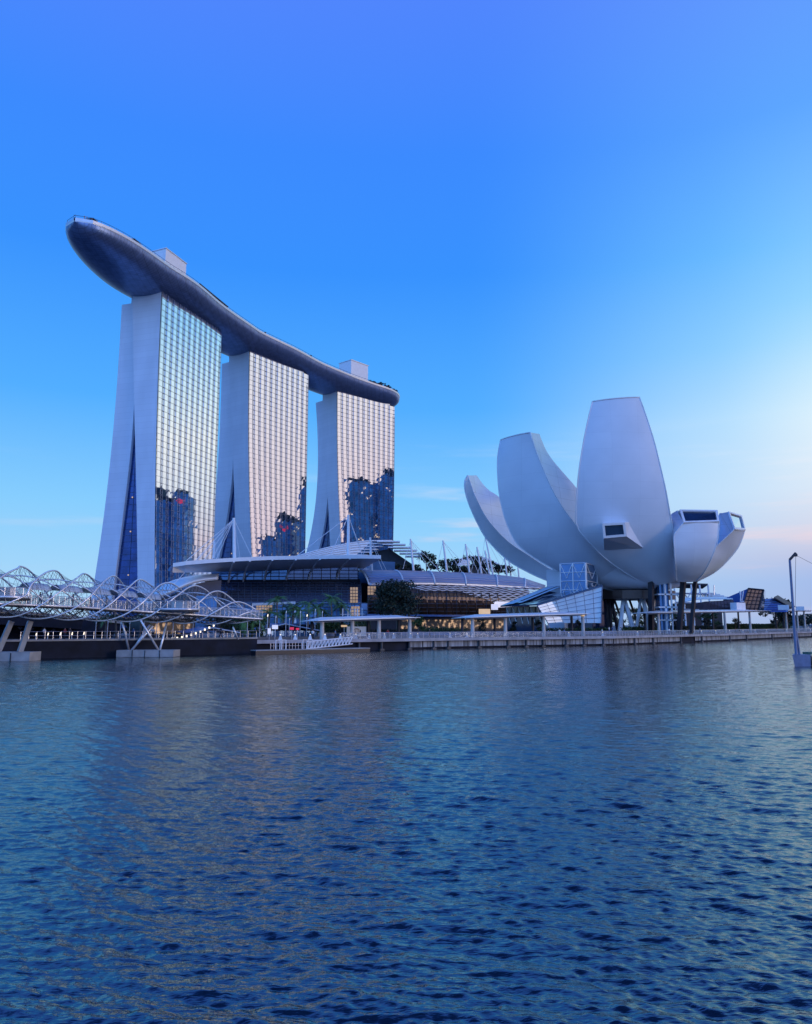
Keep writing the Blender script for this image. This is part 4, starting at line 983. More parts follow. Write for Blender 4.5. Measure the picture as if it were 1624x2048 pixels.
# small white wedge lights on the deck edge
WED = [567,596,625,654,684,714,740,770,788,821,835,898,931,1130,1196,1264,1359,1389,1417,1444,1470,1494,1516,1555,1573,1602]
proto = None
for i, px in enumerate(WED):
    c = inland(px, .55); lab = '%s white wedge light from the left along the deck edge' % ORD[i]
    if proto is None:
        proto = thing('deck_light', lab, 'deck light', (c[0], c[1], DECK_Z), 'white wedge lights on the deck edge')
        k = MB(); k.hexa([(c[0]-.34,c[1]-.2,DECK_Z),(c[0]+.34,c[1]-.2,DECK_Z),(c[0]+.34,c[1]+.2,DECK_Z),(c[0]-.34,c[1]+.2,DECK_Z)], [(c[0]-.1,c[1]-.1,DECK_Z+.85),(c[0]+.1,c[1]-.1,DECK_Z+.85),(c[0]+.1,c[1]+.1,DECK_Z+.85),(c[0]-.1,c[1]+.1,DECK_Z+.85)]); k.build('shade', M['white'], proto)
        k = MB(); k.box((c[0],c[1],DECK_Z+.9), (.16,.16,.1)); k.build('lens', M['lamp'], proto)
    else:
        o = dup(proto); o.location = (c[0], c[1], DECK_Z); o['label'] = lab
    if px < 700: 
        c2 = inland(px, .55); 
# pontoon, gangway and goalpost frames at the left end of the deck
def pontoon():
    a, b = bank_at(492)+[2,-2.6], bank_at(716)+[1.5,-3.2]; u = (b-a)/np.linalg.norm(b-a); n = np.array([u[1], -u[0]])
    r = thing('pontoon', 'low dark floating pontoon beside the left end of the deck', 'pontoon', (*((a+b)/2), 0))
    k = MB(); k.prism([tuple(a), tuple(a+n*1.8), tuple(b+n*1.8), tuple(b)], -.4, .55); k.build('float', M['black'], r)
    k = MB(); k.prism([tuple(a-n*.1), tuple(a+n*1.9), tuple(b+n*1.9), tuple(b-n*.1)], .55, .68); k.build('deck_board', M['concrete'], r)
    for f0 in (.19, .24, .42, .47):
        k = MB(); c = lerp(a, b, f0)+n*.5; d = lerp(a, b, f0+.035)+n*.5
        k.tube([[*c,.68],[*c,2.15],[*d,2.15],[*d,.68]], .09, 4); k.build('goalpost_frame', M['white'], r)
    k = MB()
    for f in np.linspace(.16,.5,14):
        c = lerp(a,b,f)-n*.0; k.tube([[*c,.68],[*c,1.7]], .04, 4)
    for h in (1.2,1.7): k.tube([[*lerp(a,b,.16),h],[*lerp(a,b,.5),h]], .035, 4)
    k.build('guard_rail', M['rim'], r)
    r = thing('gangway', 'white lattice gangway sloping from the deck down to the pontoon', 'gangway', (*lerp(a,b,.7), .7))
    p0, p1 = P(613,1298,bank_at(613)[1]-4.2), P(704,1288,bank_at(704)[1]-2.2)
    for off, nm in ((0,'near_truss'), (1.3,'far_truss')):
        k = MB(); o = np.array([0, off, 0]); hgt = np.array([0,0,1.15]); N_ = 13
        k.tube([p0+o, p1+o], .09, 4); k.tube([p0+o+hgt, p1+o+hgt], .09, 4)
        for i in range(N_):
            x, y = lerp(p0,p1,i/N_)+o, lerp(p0,p1,(i+1)/N_)+o; k.tube([x, x+hgt], .05, 4); k.tube([x, y+hgt], .06, 4)
        k.build('side_truss', M['white'], r)
    k = MB(); k.hexa([p0-[0,0,.1], p1-[0,0,.1], p1+[0,1.3,-.1], p0+[0,1.3,-.1]], [p0, p1, p1+[0,1.3,0], p0+[0,1.3,0]]); k.build('walkway', M['concrete'], r)
pontoon()

# ------------------------------------------------------------------ open shelters
def shelter(label, x0, x1, y0, y1, pillars, d=4.2, lit=()):
    A, B = inland(x0, d), inland(x1, d); dep = 5.0
    zA, zB = P(x0, y0, A[1])[2], P(x1, y1, B[1])[2]
    u = (B-A)/np.linalg.norm(B-A); n = np.array([-u[1], u[0]])
    r = thing('open_shelter', label, 'shelter', (*((A+B)/2), DECK_Z), 'open shelters on the waterfront deck')
    z = lambda f: lerp(zA, zB, f); Lp = np.linalg.norm(B-A)
    g = []
    for f in np.linspace(0, 1, 9):
        c = lerp(A, B, f); t = min(1, f*10+.15, (1-f)*14+.3)
        g.append([np.r_[c-n*1.4, z(f)+.1], np.r_[c-n*1.4, z(f)+.1+.22*t], np.r_[c+n*dep*.5, z(f)+.55*t+.15], np.r_[c+n*dep, z(f)+.35*t], np.r_[c+n*dep, z(f)], np.r_[c-n*1.4, z(f)+.1]])
    k = MB(); k.grid(g); k.poly(g[0][:5]); k.poly(g[-1][:5][::-1]); k.build('roof', M['white'], r)
    k = MB(); k.tube([np.r_[A, zA-.05], np.r_[B, zB-.05]], .16, 4); k.build('front_beam', M['rim'], r)
    for i, px in enumerate(pillars):
        f = (px-x0)/(x1-x0); c = inland(px, d+.2); ff = np.clip(np.dot(c-A, u)/Lp, 0, 1)
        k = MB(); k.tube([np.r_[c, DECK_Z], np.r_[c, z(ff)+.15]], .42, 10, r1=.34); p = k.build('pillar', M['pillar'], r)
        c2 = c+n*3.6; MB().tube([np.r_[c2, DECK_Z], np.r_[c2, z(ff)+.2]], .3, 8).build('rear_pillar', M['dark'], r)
        if px in lit: MB().tube([np.r_[c, z(ff)-.35], np.r_[c, z(ff)-.1]], .5, 8).build('pillar_light', M['warm'], p)
    return r
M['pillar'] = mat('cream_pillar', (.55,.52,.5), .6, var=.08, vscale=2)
shelter('open white-roofed shelter on four pillars left of the broad dark tree', 631, 832, 1243, 1236.5, (648,707,759,819))
shelter('open white-roofed shelter just left of and below the glass entrance pavilion', 928, 1166, 1236.5, 1229, (942,1006,1081,1158), lit=(1158,))
shelter('open white-roofed shelter below the right petals of the museum', 1283, 1512, 1227, 1222.5, (1306,1373,1436,1485), 4.6)
shelter('small open shelter at the right end of the deck behind the crane mast', 1513, 1606, 1222.5, 1222, (1556,1571,1578,1592), 5)

# ------------------------------------------------------------------ vegetation on the promenade
c = inland(795, 22); zt = P(795, 1158, c[1])[2]
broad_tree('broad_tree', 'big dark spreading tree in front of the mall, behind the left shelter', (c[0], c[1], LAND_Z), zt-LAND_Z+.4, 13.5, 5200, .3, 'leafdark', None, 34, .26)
PALM = [(560,1200,16),(590,1213,15),(620,1207,18),(641,1215,20),(668,1197,20),(684,1213,22),(541,1226,12),(512,1232,10),(497,1236,9),(606,1224,14),(575,1228,18),(652,1224,24)]
for i, (px, py, d) in enumerate(PALM):
    c = inland(px, d); z = P(px, py, c[1])[2]
    palm_tree('palm_tree', 'green palm between the helix bridge and the left shelter, %s from the left' % ORD[sorted(q[0] for q in PALM).index(px)], (c[0], c[1], LAND_Z), z-LAND_Z, RNG.uniform(2.5,3.1), 'palms on the promenade')
for px, d, h, w, lab in ((836,9.5,4.2,3.0,'bushy green tree at the right end of the left shelter'),(1150,10.5,3.4,1.8,'dark clipped bush in front of the glass entrance pavilion'),
                         (1286,12,4.4,3.0,'dark bushy tree below the bowl left of the black columns'),(1020,9.8,3.0,2.6,'dark bush under the middle of the second shelter'),
                         (1400,14,4.8,4.5,'dark bushy tree behind the third shelter'),(1340,15,4.4,4.0,'dark bushy tree between the first two pillars of the third shelter'),
                         (1455,16,5,5,'dark bushy tree behind the right part of the third shelter'),(1530,16,5,5,'dark bushy tree behind the end shelter'),
                         (960,14,4.0,3.4,'dark bush behind the left pillar of the second shelter'),(1075,12,3.4,3.0,'dark bush left of the glass entrance wall')):
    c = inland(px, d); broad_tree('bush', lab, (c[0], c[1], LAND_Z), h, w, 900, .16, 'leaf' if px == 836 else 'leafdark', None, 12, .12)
def hedge_px(label, p0, p1, d, w, h, z=LAND_Z, m='leaf', size=.16):
    pts = [np.r_[inland(p, d), z] for p in np.linspace(p0, p1, 4)]; return hedge(label, pts, w, h, 55, m, size)
hedge_px('low green hedge in front of the mall restaurants', 846, 928, 16, 1.6, 1.5)
hedge_px('clipped dark hedge at the foot of the glass entrance wall', 1072, 1206, 10.5, 1.2, 1.35)
hedge_px('low hedge in front of the raking legs below the museum bowl', 1236, 1300, 12, 1.4, 1.5)
hedge_px('green hedge on a roof edge above the left shelter', 642, 690, 18, 2.2, 3.6)
hedge_px('second green hedge behind the left shelter, right of the flagpoles', 700, 735, 19, 2.0, 3.6)
hedge_px('bright green hedge behind the third shelter', 1440, 1560, 17, 2.2, 2.4)
hedge_px('dark hedge under the third shelter', 1310, 1430, 13, 1.6, 1.7, m='leafdark')
hedge_px('leafy screen of climbers at the end of the helix bridge', 478, 535, 9, 1.8, 3.4)
hedge_px('low planting under the roof of the left shelter', 660, 812, 10, 1.4, 1.2, m='leafdark')

# ------------------------------------------------------------------ lamps, flagpoles, boards
def lamp_post(label, px, ytop, d, lit, group, zb=LAND_Z):
    c = inland(px, d); zt = P(px, ytop, c[1])[2]; r = thing('street_lamp', label, 'street lamp', (c[0], c[1], zb), group)
    MB().tube([[c[0],c[1],zb],[c[0],c[1],zt]], .07, 6, r1=.05).build('post', M['rim'], r)
    MB().tube([[c[0],c[1],zt],[c[0]+.06,c[1],zt+.4]], .085, 7, r1=.06).build('lamp_head', M['lamp' if lit else 'white'], r)
LP = [(502,1240),(526,1240),(541,1233),(557,1236),(577,1226),(584,1240),(605,1226),(618,1233),(634,1222),(648,1226)]
for i, (px, y) in enumerate(LP): lamp_post('slim grey lamp post among the palms, %s from the left' % ORD[i], px, y, 6+i*.8, i in (2,7), 'slim lamp posts among the palms')
UL = [25,69,90,113,137,160,183]
for i, px in enumerate(UL): lamp_post('glowing lamp on the quay under the road bridge, %s from the left' % ORD[i], px, 1273-.6*i, 1.6, True, 'glowing lamps under the road bridge')
for i, px in enumerate((206,229,254,272,300,325,357,378,396)): lamp_post('unlit lamp pole on the quay below the helix bridge, %s from the left' % ORD[i], px, 1248, 2.0, False, 'lamp poles below the helix bridge')
for i, px in enumerate((688,698,703,712,717,726)):
    c = inland(px, 20+i); zt = P(px, 1217, c[1])[2]; r = thing('flagpole', '%s white flagpole from the left above the left shelter' % ORD[i], 'flagpole', (c[0],c[1],LAND_Z), 'white flagpoles behind the left shelter')
    MB().tube([[c[0],c[1],LAND_Z],[c[0],c[1],zt]], .1, 6).build('pole', M['white'], r); MB().tube([[c[0]-.5,c[1],zt-1.2],[c[0]+.7,c[1],zt-1.2]], .06, 5).build('crossarm', M['white'], r)
def board():
    c = inland(715, 6.5); u = bank_dir(715); a = math.atan2(u[1], u[0]); z0 = DECK_Z+.2
    r = thing('poster_board', 'pale blue poster board with a dark crest under the left shelter', 'poster board', (c[0],c[1],DECK_Z))
    MB().box((c[0],c[1],z0+1.0), (4.3,.2,2.0), a).build('panel', M['cyan'], r)
    n = np.array([u[1], -u[0]]); f = lambda x, z: np.array([c[0]+u[0]*x+n[0]*.13, c[1]+u[1]*x+n[1]*.13, z0+z])
    k = MB(); ring = [f(.95*math.cos(t), 1.12+.55*math.sin(t)) for t in np.linspace(0, 2*math.pi, 20, endpoint=False)]; k.poly(ring); k.build('crest', M['dark'], r)
    k = MB()
    for dx in (-.5,-.2,.1,.4): k.quad(f(dx,.75)+np.r_[n*.02,0], f(dx+.14,.75)+np.r_[n*.02,0], f(dx+.22,1.5)+np.r_[n*.02,0], f(dx+.08,1.5)+np.r_[n*.02,0])
    k.build('crest_stripes', M['white'], r)
board()
for i, (px, py, w, h, m, lab) in enumerate([(556,1254,1.0,.7,'lobby','small lit white sign on a post among the palms'),(589,1257,.7,.45,'redsign','red lit sign below the palms, left of the left shelter'),(600,1258,.55,.35,'redsign','smaller red lit sign below the palms, beside the larger one'),(545,1262,.5,.9,'lobby','narrow lit panel below the palms'),(691,1252,1.1,.35,'warm','warm lit panel hanging under the left shelter')]):
    c = inland(px, 5.5); z = P(px, py, c[1])[2]; r = thing('sign', lab, 'sign', (c[0],c[1],DECK_Z))
    MB().box((c[0],c[1],z), (w,.12,h)).build('panel', M[m], r); MB().tube([[c[0],c[1]+.1,DECK_Z],[c[0],c[1]+.1,z]], .05, 5).build('post', M['rim'], r)
def cabin(label, pts, ridge, eave, m='blue', px=600, d=12):
    a, b = inland(pts[0], d), inland(pts[1], d); n = np.array([-.57,.82]); r = thing('cafe_cabin', label, 'cabin', (*((a+b)/2), LAND_Z))
    ze = P(pts[0], eave, a[1])[2]; zr = P((pts[0]+pts[1])/2, ridge, a[1])[2]
    MB().prism([tuple(a),tuple(b),tuple(b+n*6),tuple(a+n*6)], LAND_Z, ze).build('wall', M['blueglass'], r)
    m_ = lerp(a, b, .42); k = MB(); o = n*.6; f = lambda p, z: np.r_[p, z]
    k.sheet([[f(a-n*.6-[.5,0],ze), f(m_-n*.6,zr), f(b-n*.6+[.6,0],ze-.1)], [f(a+n*6.6-[.5,0],ze), f(m_+n*6.6,zr), f(b+n*6.6+[.6,0],ze-.1)]], (0,0,.25)); k.build('roof', M[m], r)
    for q in np.linspace(.05,.95,7):
        c = lerp(a,b,q)-n*.1; MB().tube([f(c,LAND_Z), f(c,ze)], .06, 4).build('mullion', M['rim'], r)
    MB().tube([f(a-n*.6-[.5,0],ze+.1), f(m_-n*.6,zr+.1), f(b-n*.6+[.6,0],ze)], .1, 5).build('roof_edge', M['cyan'], r)
cabin('blue-roofed glass cabin behind the palms left of the first shelter', (526,634), 1249, 1262, d=13)
cabin('low blue glass cabin under the right end of the helix bridge', (398,478), 1257, 1266, d=7)
def string_lights():
    a, b = inland(338, 3), inland(436, 5); za, zb = P(338,1279,a[1])[2], P(436,1251,b[1])[2]
    r = thing('string_lights', 'rising string of round warm bulbs beneath the helix bridge', 'string lights', (*((a+b)/2), LAND_Z))
    pts = [np.r_[lerp(a,b,f), lerp(za,zb,f)-.5*math.sin(math.pi*f)] for f in np.linspace(0,1,12)]
    MB().tube(pts, .03, 4).build('wire', M['dark'], r)
    for p in pts:
        k = MB(); k.tube([p-[0,0,.16], p, p+[0,0,.16]], .13, 6); k.build('bulb', M['lamp'], r)
    for p in (pts[0], pts[-1]): MB().tube([np.r_[p[:2], LAND_Z], p], .05, 5).build('pole', M['rim'], r)
string_lights()
# restaurant terrace wall with lit windows under the helix bridge
def terrace():
    a, b = inland(300, 14), inland(400, 16); n = np.array([-.57,.82]); r = thing('terrace_restaurant', 'low restaurant with warm lit front beneath the helix bridge', 'restaurant', (*((a+b)/2), LAND_Z))
    MB().prism([tuple(a),tuple(b),tuple(b+n*8),tuple(a+n*8)], LAND_Z, 5.6).build('wall', M['dark'], r)
    MB().prism([tuple(a-n*2),tuple(b-n*2),tuple(b+n*8.4),tuple(a+n*8.4)], 5.6, 5.95).build('roof', M['concrete'], r)
    MB().quad(np.r_[lerp(a,b,.1)-n*.1,3.0], np.r_[lerp(a,b,.95)-n*.1,3.0], np.r_[lerp(a,b,.95)-n*.1,4.9], np.r_[lerp(a,b,.1)-n*.1,4.9]).build('lit_shopfront', M['shopfront'], r)
terrace()

# ------------------------------------------------------------------ road bridge at far left and its piers
def road_bridge():
    r = thing('road_bridge', 'dark low concrete road bridge behind the helix bridge at the left edge', 'bridge', (-58, 108, 0))
    a, b = P(-130,1206,101), P(243,1243,128); n = np.array([-.57,.82])
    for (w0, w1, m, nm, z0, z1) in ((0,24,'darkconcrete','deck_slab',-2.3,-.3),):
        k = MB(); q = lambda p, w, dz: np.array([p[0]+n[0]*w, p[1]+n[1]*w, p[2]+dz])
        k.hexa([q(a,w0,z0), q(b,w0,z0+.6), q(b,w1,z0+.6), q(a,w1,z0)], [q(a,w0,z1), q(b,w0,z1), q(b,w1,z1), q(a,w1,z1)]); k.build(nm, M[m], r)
    k = MB(); k.hexa([q(a,-.3,-.35), q(b,-.3,-.35), q(b,.4,-.35), q(a,.4,-.35)], [q(a,-.3,.1), q(b,-.3,.1), q(b,.4,.1), q(a,.4,.1)]); k.build('parapet', M['concrete'], r)
    for f in np.linspace(.05,.95,16):
        p = lerp(a,b,f); k = MB(); k.tube([q(p,.6,-2.35), q(p,16.5,-2.35)], .34, 4); k.build('cross_beam', M['darkconcrete'], r)
    w = thing('abutment_wall', 'dark wall in the shade behind the lamps under the road bridge', 'wall', (-62,120,LAND_Z))
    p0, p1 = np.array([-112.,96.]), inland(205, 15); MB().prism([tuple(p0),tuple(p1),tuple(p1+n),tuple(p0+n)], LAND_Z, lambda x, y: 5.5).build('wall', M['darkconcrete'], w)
    for base, cols, lab in (((-30,60,96.5), ((-4,22),(40,60)), 'grey concrete pier block with two raking columns at the left edge'),):
        x0, x1, Y = base; p0, p1 = P(x0,1300,Y), P(x1,1300,Y); t = thing('bridge_pier', lab, 'bridge pier', (*((p0[:2]+p1[:2])/2), 0))
        k = MB(); k.box(((p0[0]+p1[0])/2, Y+1.5, .55), (p1[0]-p0[0], 3, 1.1)); k.build('pier_block', M['concrete'], t)
        k = MB(); k.box((lerp(p0[0],p1[0],.58), Y-.02, .5), (.12, .1, 1.0)); k.build('joint', M['dark'], t)
        for xb, xt in cols:
            k = MB(); f, h = P(xb,1300,Y+1), P(xt,1252,Y+2); f[2] = 1.05; k.tube([f, h+[0,0,.6]], .42, 4); k.build('raking_column', M['concrete'], t)
road_bridge()

# ------------------------------------------------------------------ helix footbridge
def helix_bridge():
    HX = [(-150,86.5,1171,57),(-70,90,1177,54),(0,93,1181,52),(35,95,1184,51),(108,98.5,1190,48),(168,102,1194,46),(230,105.5,1197.5,44.5),(290,109,1202,41),(343,111.5,1206,39),(397,114,1210,37),(430,115.3,1214,34),(470,117,1222,24),(528,119.3,1233,6)]
    pts = np.array([P(a, c, b) for a, b, c, d in HX]); Rr = np.array([d*b/1500 for a, b, c, d in HX])
    DK = [(-150,86.5,1196),(0,93,1207),(78,97,1210),(143,100.5,1213),(205,104,1217),(263,107.5,1221),(330,111,1225),(420,114.8,1231),(530,119.5,1237)]
    N_ = 420; cv = smooth_curve(np.c_[pts, Rr], N_); c, R = cv[:, :3], cv[:, 3]
    s = np.r_[0, np.cumsum(np.linalg.norm(np.diff(c[:, :2], axis=0), axis=1))]; T = np.gradient(c[:, :2], axis=0); T /= np.linalg.norm(T, axis=1, keepdims=True)
    Nn = np.stack([T[:, 1], -T[:, 0]], 1)
    root = thing('helix_footbridge', 'steel double-helix footbridge with white tubes crossing the water at left', 'bridge', (c[160][0], c[160][1], 0))
    cols = np.array([812+F_PX*p[0]/p[1] for p in c])
    s_pk = np.interp(230, cols, s); pitch = 5*4.25
    def hel(k, hand, rs, dz):
        ph = hand*2*math.pi*(s-s_pk)/pitch+math.pi/2+k*2*math.pi/5
        return np.stack([c[:, 0]+Nn[:, 0]*R*rs*np.cos(ph), c[:, 1]+Nn[:, 1]*R*rs*np.cos(ph), c[:, 2]+dz+R*rs*np.sin(ph)], 1)
    outer = [hel(k, 1, 1, 0) for k in range(5)]; inner = [hel(k, -1, .74, -.3) for k in range(5)]
    lim = int(np.interp(520, cols, np.arange(N_)))
    for q in outer: MB().tube(q[:lim:3], .108, 6).build('outer_helix_tube', M['steel'], root, True)
    for q in inner: MB().tube(q[:lim:3], .085, 6).build('inner_helix_tube', M['steel'], root, True)
    k = MB()
    for i in range(0, lim-12, 5):
        for q in outer:
            d = [np.linalg.norm(p[i]-q[i]) for p in inner]; j = int(np.argmin(d))
            if d[j] < R[i]*.95: k.tube([q[i], inner[j][i]], .024, 4)
            p3 = inner[(j+1) % 5][i]
            if np.linalg.norm(q[i]-p3) < R[i]*1.35: k.tube([q[i], p3], .02, 3)
            p2 = inner[j][min(i+12, lim-1)]; 
            if np.linalg.norm(q[i]-p2) < R[i]*1.1: k.tube([q[i], p2], .02, 3)
    k.build('truss_rods', M['rodsteel'], root)
    # deck
    dz = np.interp(cols, [d[0] for d in DK], [P(d[0], d[2], d[1])[2] for d in DK])
    hwid = np.minimum(2.15, R*.78+.5)
    at = lambda i, o, z: np.array([c[i][0]+Nn[i][0]*o, c[i][1]+Nn[i][1]*o, dz[i]+z])
    idx = list(range(0, N_, 6))
    k = MB(); k.grid([[at(i,hwid[i],-.05), at(i,hwid[i],-.3), at(i,-hwid[i],-.3), at(i,-hwid[i],-.05), at(i,hwid[i],-.05)] for i in idx]); k.build('deck', M['dark'], root)
    for sg in (1,-1): MB().tube([at(i, sg*hwid[i], -.1) for i in idx], .15, 6).build('edge_tube', M['steel'], root, True)
    k = MB()
    for i in idx[::1]:
        if R[i] < 1.6: continue
        k.tube([at(i,hwid[i],-.3), [c[i][0],c[i][1],c[i][2]-R[i]*.95], at(i,-hwid[i],-.3)], .06, 4)
    k.build('under_frames', M['rodsteel'], root)
    for sg in (1,-1):
        k = MB(); k.grid([[at(i, sg*(hwid[i]-.15), z) for i in idx] for z in (.1, 1.1)]); g_ = k.build('balustrade', M['pane'], root)
        k = MB(); k.tube([at(i, sg*(hwid[i]-.15), 1.15) for i in idx], .04, 5)
        for i in idx: k.tube([at(i, sg*(hwid[i]-.15), 0), at(i, sg*(hwid[i]-.15), 1.15)], .018, 4)
        k.build('handrail', M['steel'], g_)
    # curved glass canopies over the walkway
    for p0, p1 in ((52,98),(112,158),(172,214),(228,268),(282,318)):
        i0, i1 = int(np.interp(p0, cols, np.arange(N_))), int(np.interp(p1, cols, np.arange(N_)))
        g = [[np.array([c[i][0]+Nn[i][0]*R[i]*.68*math.cos(a), c[i][1]+Nn[i][1]*R[i]*.68*math.cos(a), dz[i]+.75+R[i]*.62*math.sin(a)]) for a in np.linspace(.55, 2.4, 9)] for i in range(i0, i1+1, 3)]
        k = MB(); k.sheet(g, (0,0,.05)); k.build('canopy', M['canopyglass'], root, True)
    # viewing pods
    for px, py, Y, rx, ry in ((353,1219,110,3.2,2.6),(2,1195,93.5,3.4,2.8)):
        p = P(px, py, Y); ring = [np.array([p[0]+rx*math.cos(a), p[1]+ry*math.sin(a), p[2]]) for a in np.linspace(0, 2*math.pi, 36, endpoint=False)]
        k = MB(); k.prism([(q[0],q[1]) for q in ring], p[2]-.35, p[2]); pod = k.build('viewing_pod', M['dark'], root)
        MB().tube(ring+[ring[0]], .17, 6).build('pod_rim', M['steel'], pod, True)
        MB().grid([[q+[0,0,.12] for q in ring+[ring[0]]], [q+[0,0,1.12] for q in ring+[ring[0]]]]).build('pod_glass', M['pane'], pod)
        k = MB(); k.tube([q+[0,0,1.15] for q in ring+[ring[0]]], .04, 5)
        for q in ring[::2]: k.tube([q, q+[0,0,1.15]], .03, 4)
        k.build('pod_rail', M['steel'], pod)
        k = MB(); sub = [q+[0,0,.1] for q in ring[27:33]]; k.sheet([sub, [q+[0,0,1.0] for q in sub]], (0,.1,0)); k.build('pod_panel', M['rim'], pod)
    # raking legs on the pier
    t = thing('bridge_pier', 'pale grey pier block in the water under the helix footbridge', 'bridge pier', (*P(290,1305,109)[:2], 0))
    p0, p1 = P(233,1300,108), P(347,1300,108); k = MB(); k.box(((p0[0]+p1[0])/2, 109.6, .5), (p1[0]-p0[0], 3.2, .95)); k.build('pier_block', M['concrete'], t)
    for x in (.28,.5,.76): MB().box((lerp(p0[0],p1[0],x), 107.98, .5), (.1,.08,.9)).build('joint', M['dark'], t)
    for a, b, Y0, Y1 in (((263,1298),(306,1252),109,109.5),((317,1298),(281,1240),109,106.5),((320,1298),(335,1241),109.5,112),((258,1298),(244,1242),110,108),((265,1298),(300,1250),110,112),((476,1279),(466,1254),118,117)):
        f = P(*a, Y0); f[2] = .95 if a[0] < 400 else 2.3; MB().tube([f, P(*b, Y1)], .15, 7).build('raking_leg', M['steel'], root, True)
M['rodsteel'] = mat('dull_steel_rods', (.2,.21,.25), .35, .5)
M['canopyglass'] = mat('frosted_canopy', (.6,.65,.7), .35, alpha=.75, var=.05)
helix_bridge()

# ------------------------------------------------------------------ faceted glass pavilion and things at the right end
def crystal():
    Y = 262; r = thing('crystal_pavilion', 'faceted blue and bronze glass pavilion on the water at the right', 'pavilion', (*P(1490,1250,Y)[:2], 0))
    q = lambda x, y, dY=0: P(x, y, Y+dY)
    A, B, Cc, D, E_ = q(1447,1198,4), q(1496,1177,0), q(1527,1180,2), q(1516,1224,-2), q(1481,1224,-4)
    back = [q(1453,1199,22), q(1500,1178,20), q(1531,1181,20)]
    MB().poly([A, E_, B]).build('blue_facet', M['bluefacet'], r); MB().poly([E_, D, Cc, B]).build('bronze_facet', M['bronzeglass'], r)
    F, G = q(1530,1224,8), q(1440,1224,6)
    k = MB(); k.poly([Cc, D, F]); k.poly([A, G, E_]); k.poly([Cc, F, back[2]]); k.build('side_facet', M['darkglass'], r)
    k = MB(); k.poly([A, B, back[1], back[0]]); k.poly([B, Cc, back[2], back[1]]); k.build('roof', M['dark'], r)
    k = MB()
    for i in range(1, 6): k.tube([lerp(E_, B, i/6)+[0,-.2,0], lerp(D, Cc, i/6)+[0,-.2,0]], .09, 4)
    for i in range(1, 4): k.tube([lerp(E_, D, i/4)+[0,-.2,0], lerp(B, Cc, i/4)+[0,-.2,0]], .09, 4)
    for a, b in ((E_,B),(B,Cc),(Cc,D)): k.tube([a+[0,-.2,0], b+[0,-.2,0]], .28, 4)
    k.build('mullions', M['black'], r)
    # white interlaced emblem on the blue facet
    k = MB(); o = q(1483,1194,-6); h = 2.0
    k.tube([o+[-.55,0,h], o+[0,0,-h], o+[.75,0,h]], .2, 4); k.tube([o+[-.15,-.05,h*.9], o+[-.5,-.05,-h*.75], o+[.75,-.05,-h*.75]], .17, 4); k.build('emblem', M['white'], r)
    # low bronze wing to the left
    w = [q(1384,1208,-2), q(1410,1203,-4), q(1466,1200,-6), q(1474,1222,-8), q(1405,1224,-6)]
    k = MB(); k.poly(w); k.build('low_wing', M['bronzeglass'], r)
    k = MB()
    for i in range(1, 9): k.tube([lerp(w[1],w[2],i/9)+[0,-.2,0], lerp(w[4],w[3],i/9)+[0,-.2,0]], .07, 4)
    for i in (1,2): k.tube([lerp(w[0],w[4],i/3)+[0,-.2,0], lerp(w[2],w[3],i/3)+[0,-.2,0]], .07, 4)
    k.build('wing_mullions', M['black'], r)
    k = MB(); k.sheet([[q(1360,1206,4), q(1400,1199,2), q(1466,1199,-5)], [q(1362,1197,24), q(1420,1195,24), q(1462,1196,16)]], (0,0,.3)); k.build('pale_roof', M['white'], r)
    k = MB(); k.box(q(1476,1215,-10), (4.4,2.5,3.2), .5); k.build('entrance_box', M['white'], r)
    # blue wing to the right
    v = [q(1530,1198,6), q(1550,1196,8), q(1580,1214,8), q(1575,1224,4), q(1527,1224,2)]
    MB().poly(v).build('right_wing', M['bluefacet'], r)
    k = MB()
    for i in range(1,6): k.tube([lerp(v[0],v[4],i/6)+[0,-.2,0], lerp(v[1],v[3],i/6)+[0,-.2,0]], .07, 4)
    k.build('right_wing_lines', M['black'], r)
    k = MB(); k.sheet([[q(1548,1196,6), q(1582,1216,6)], [q(1556,1192,24), q(1590,1214,24)]], (0,0,.35)); k.build('right_roof', M['dark'], r)
    k = MB(); k.box(q(1567,1215,0), (3.4,2,1.7), -.5); k.box(q(1600,1217,-1), (2.4,2,1.4), -.4); k.build('end_box', M['white'], r)
M['bluefacet'] = mat('blue_facet_glass', (.10,.19,.42), .12, .5, var=.12, vscale=.2)
M['bronzeglass'] = mat('bronze_glass', (.16,.10,.09), .12, .45, var=.35, vscale=.15)
crystal()
def event_stage():
    Y = 330; r = thing('event_hall', 'distant open steel hall roof with dark canopy seen between the black columns', 'hall', (*P(1390,1240,Y)[:2], LAND_Z))
    x0, x1 = 1348, 1416; a, b = P(x0,1168,Y), P(x1,1170,Y)
    k = MB(); k.sheet([[a, b],[a+[3,14,-1], b+[3,14,-1]]], (0,0,.6)); k.build('roof', M['dark'], r)
    for i in range(5):
        t = lerp(a,b,i/4); MB().tube([t, [t[0]+1,t[1]+1,LAND_Z]], .4, 5).build('column', M['white'], r)
    k = MB()
    for i in range(8): t0, t1 = lerp(a,b,i/8), lerp(a,b,(i+1)/8); k.tube([t0-[0,0,3+i%2*3], t1-[0,0,6-i%2*3]], .25, 4)
    for h in (4,8,11): k.tube([a-[0,0,h], b-[0,0,h]], .35, 4)
    k.build('truss', M['rim'], r)
    for i in range(4): 
        p = P(1412+i*8, 1187+i*2.5, Y+4); MB().box(p, (7,5,.5)).build('eave_slab', M['rim'], r)
    MB().tube([P(1428,1190,Y), P(1428,1170,Y)], .25, 5).build('mast', M['rim'], r)
    MB().prism([tuple(P(1345,1240,Y+6)[:2]), tuple(P(1445,1240,Y+6)[:2]), tuple(P(1445,1240,Y+20)[:2]), tuple(P(1345,1240,Y+20)[:2])], LAND_Z, 14).build('hall_body', M['dark'], r)
event_stage()
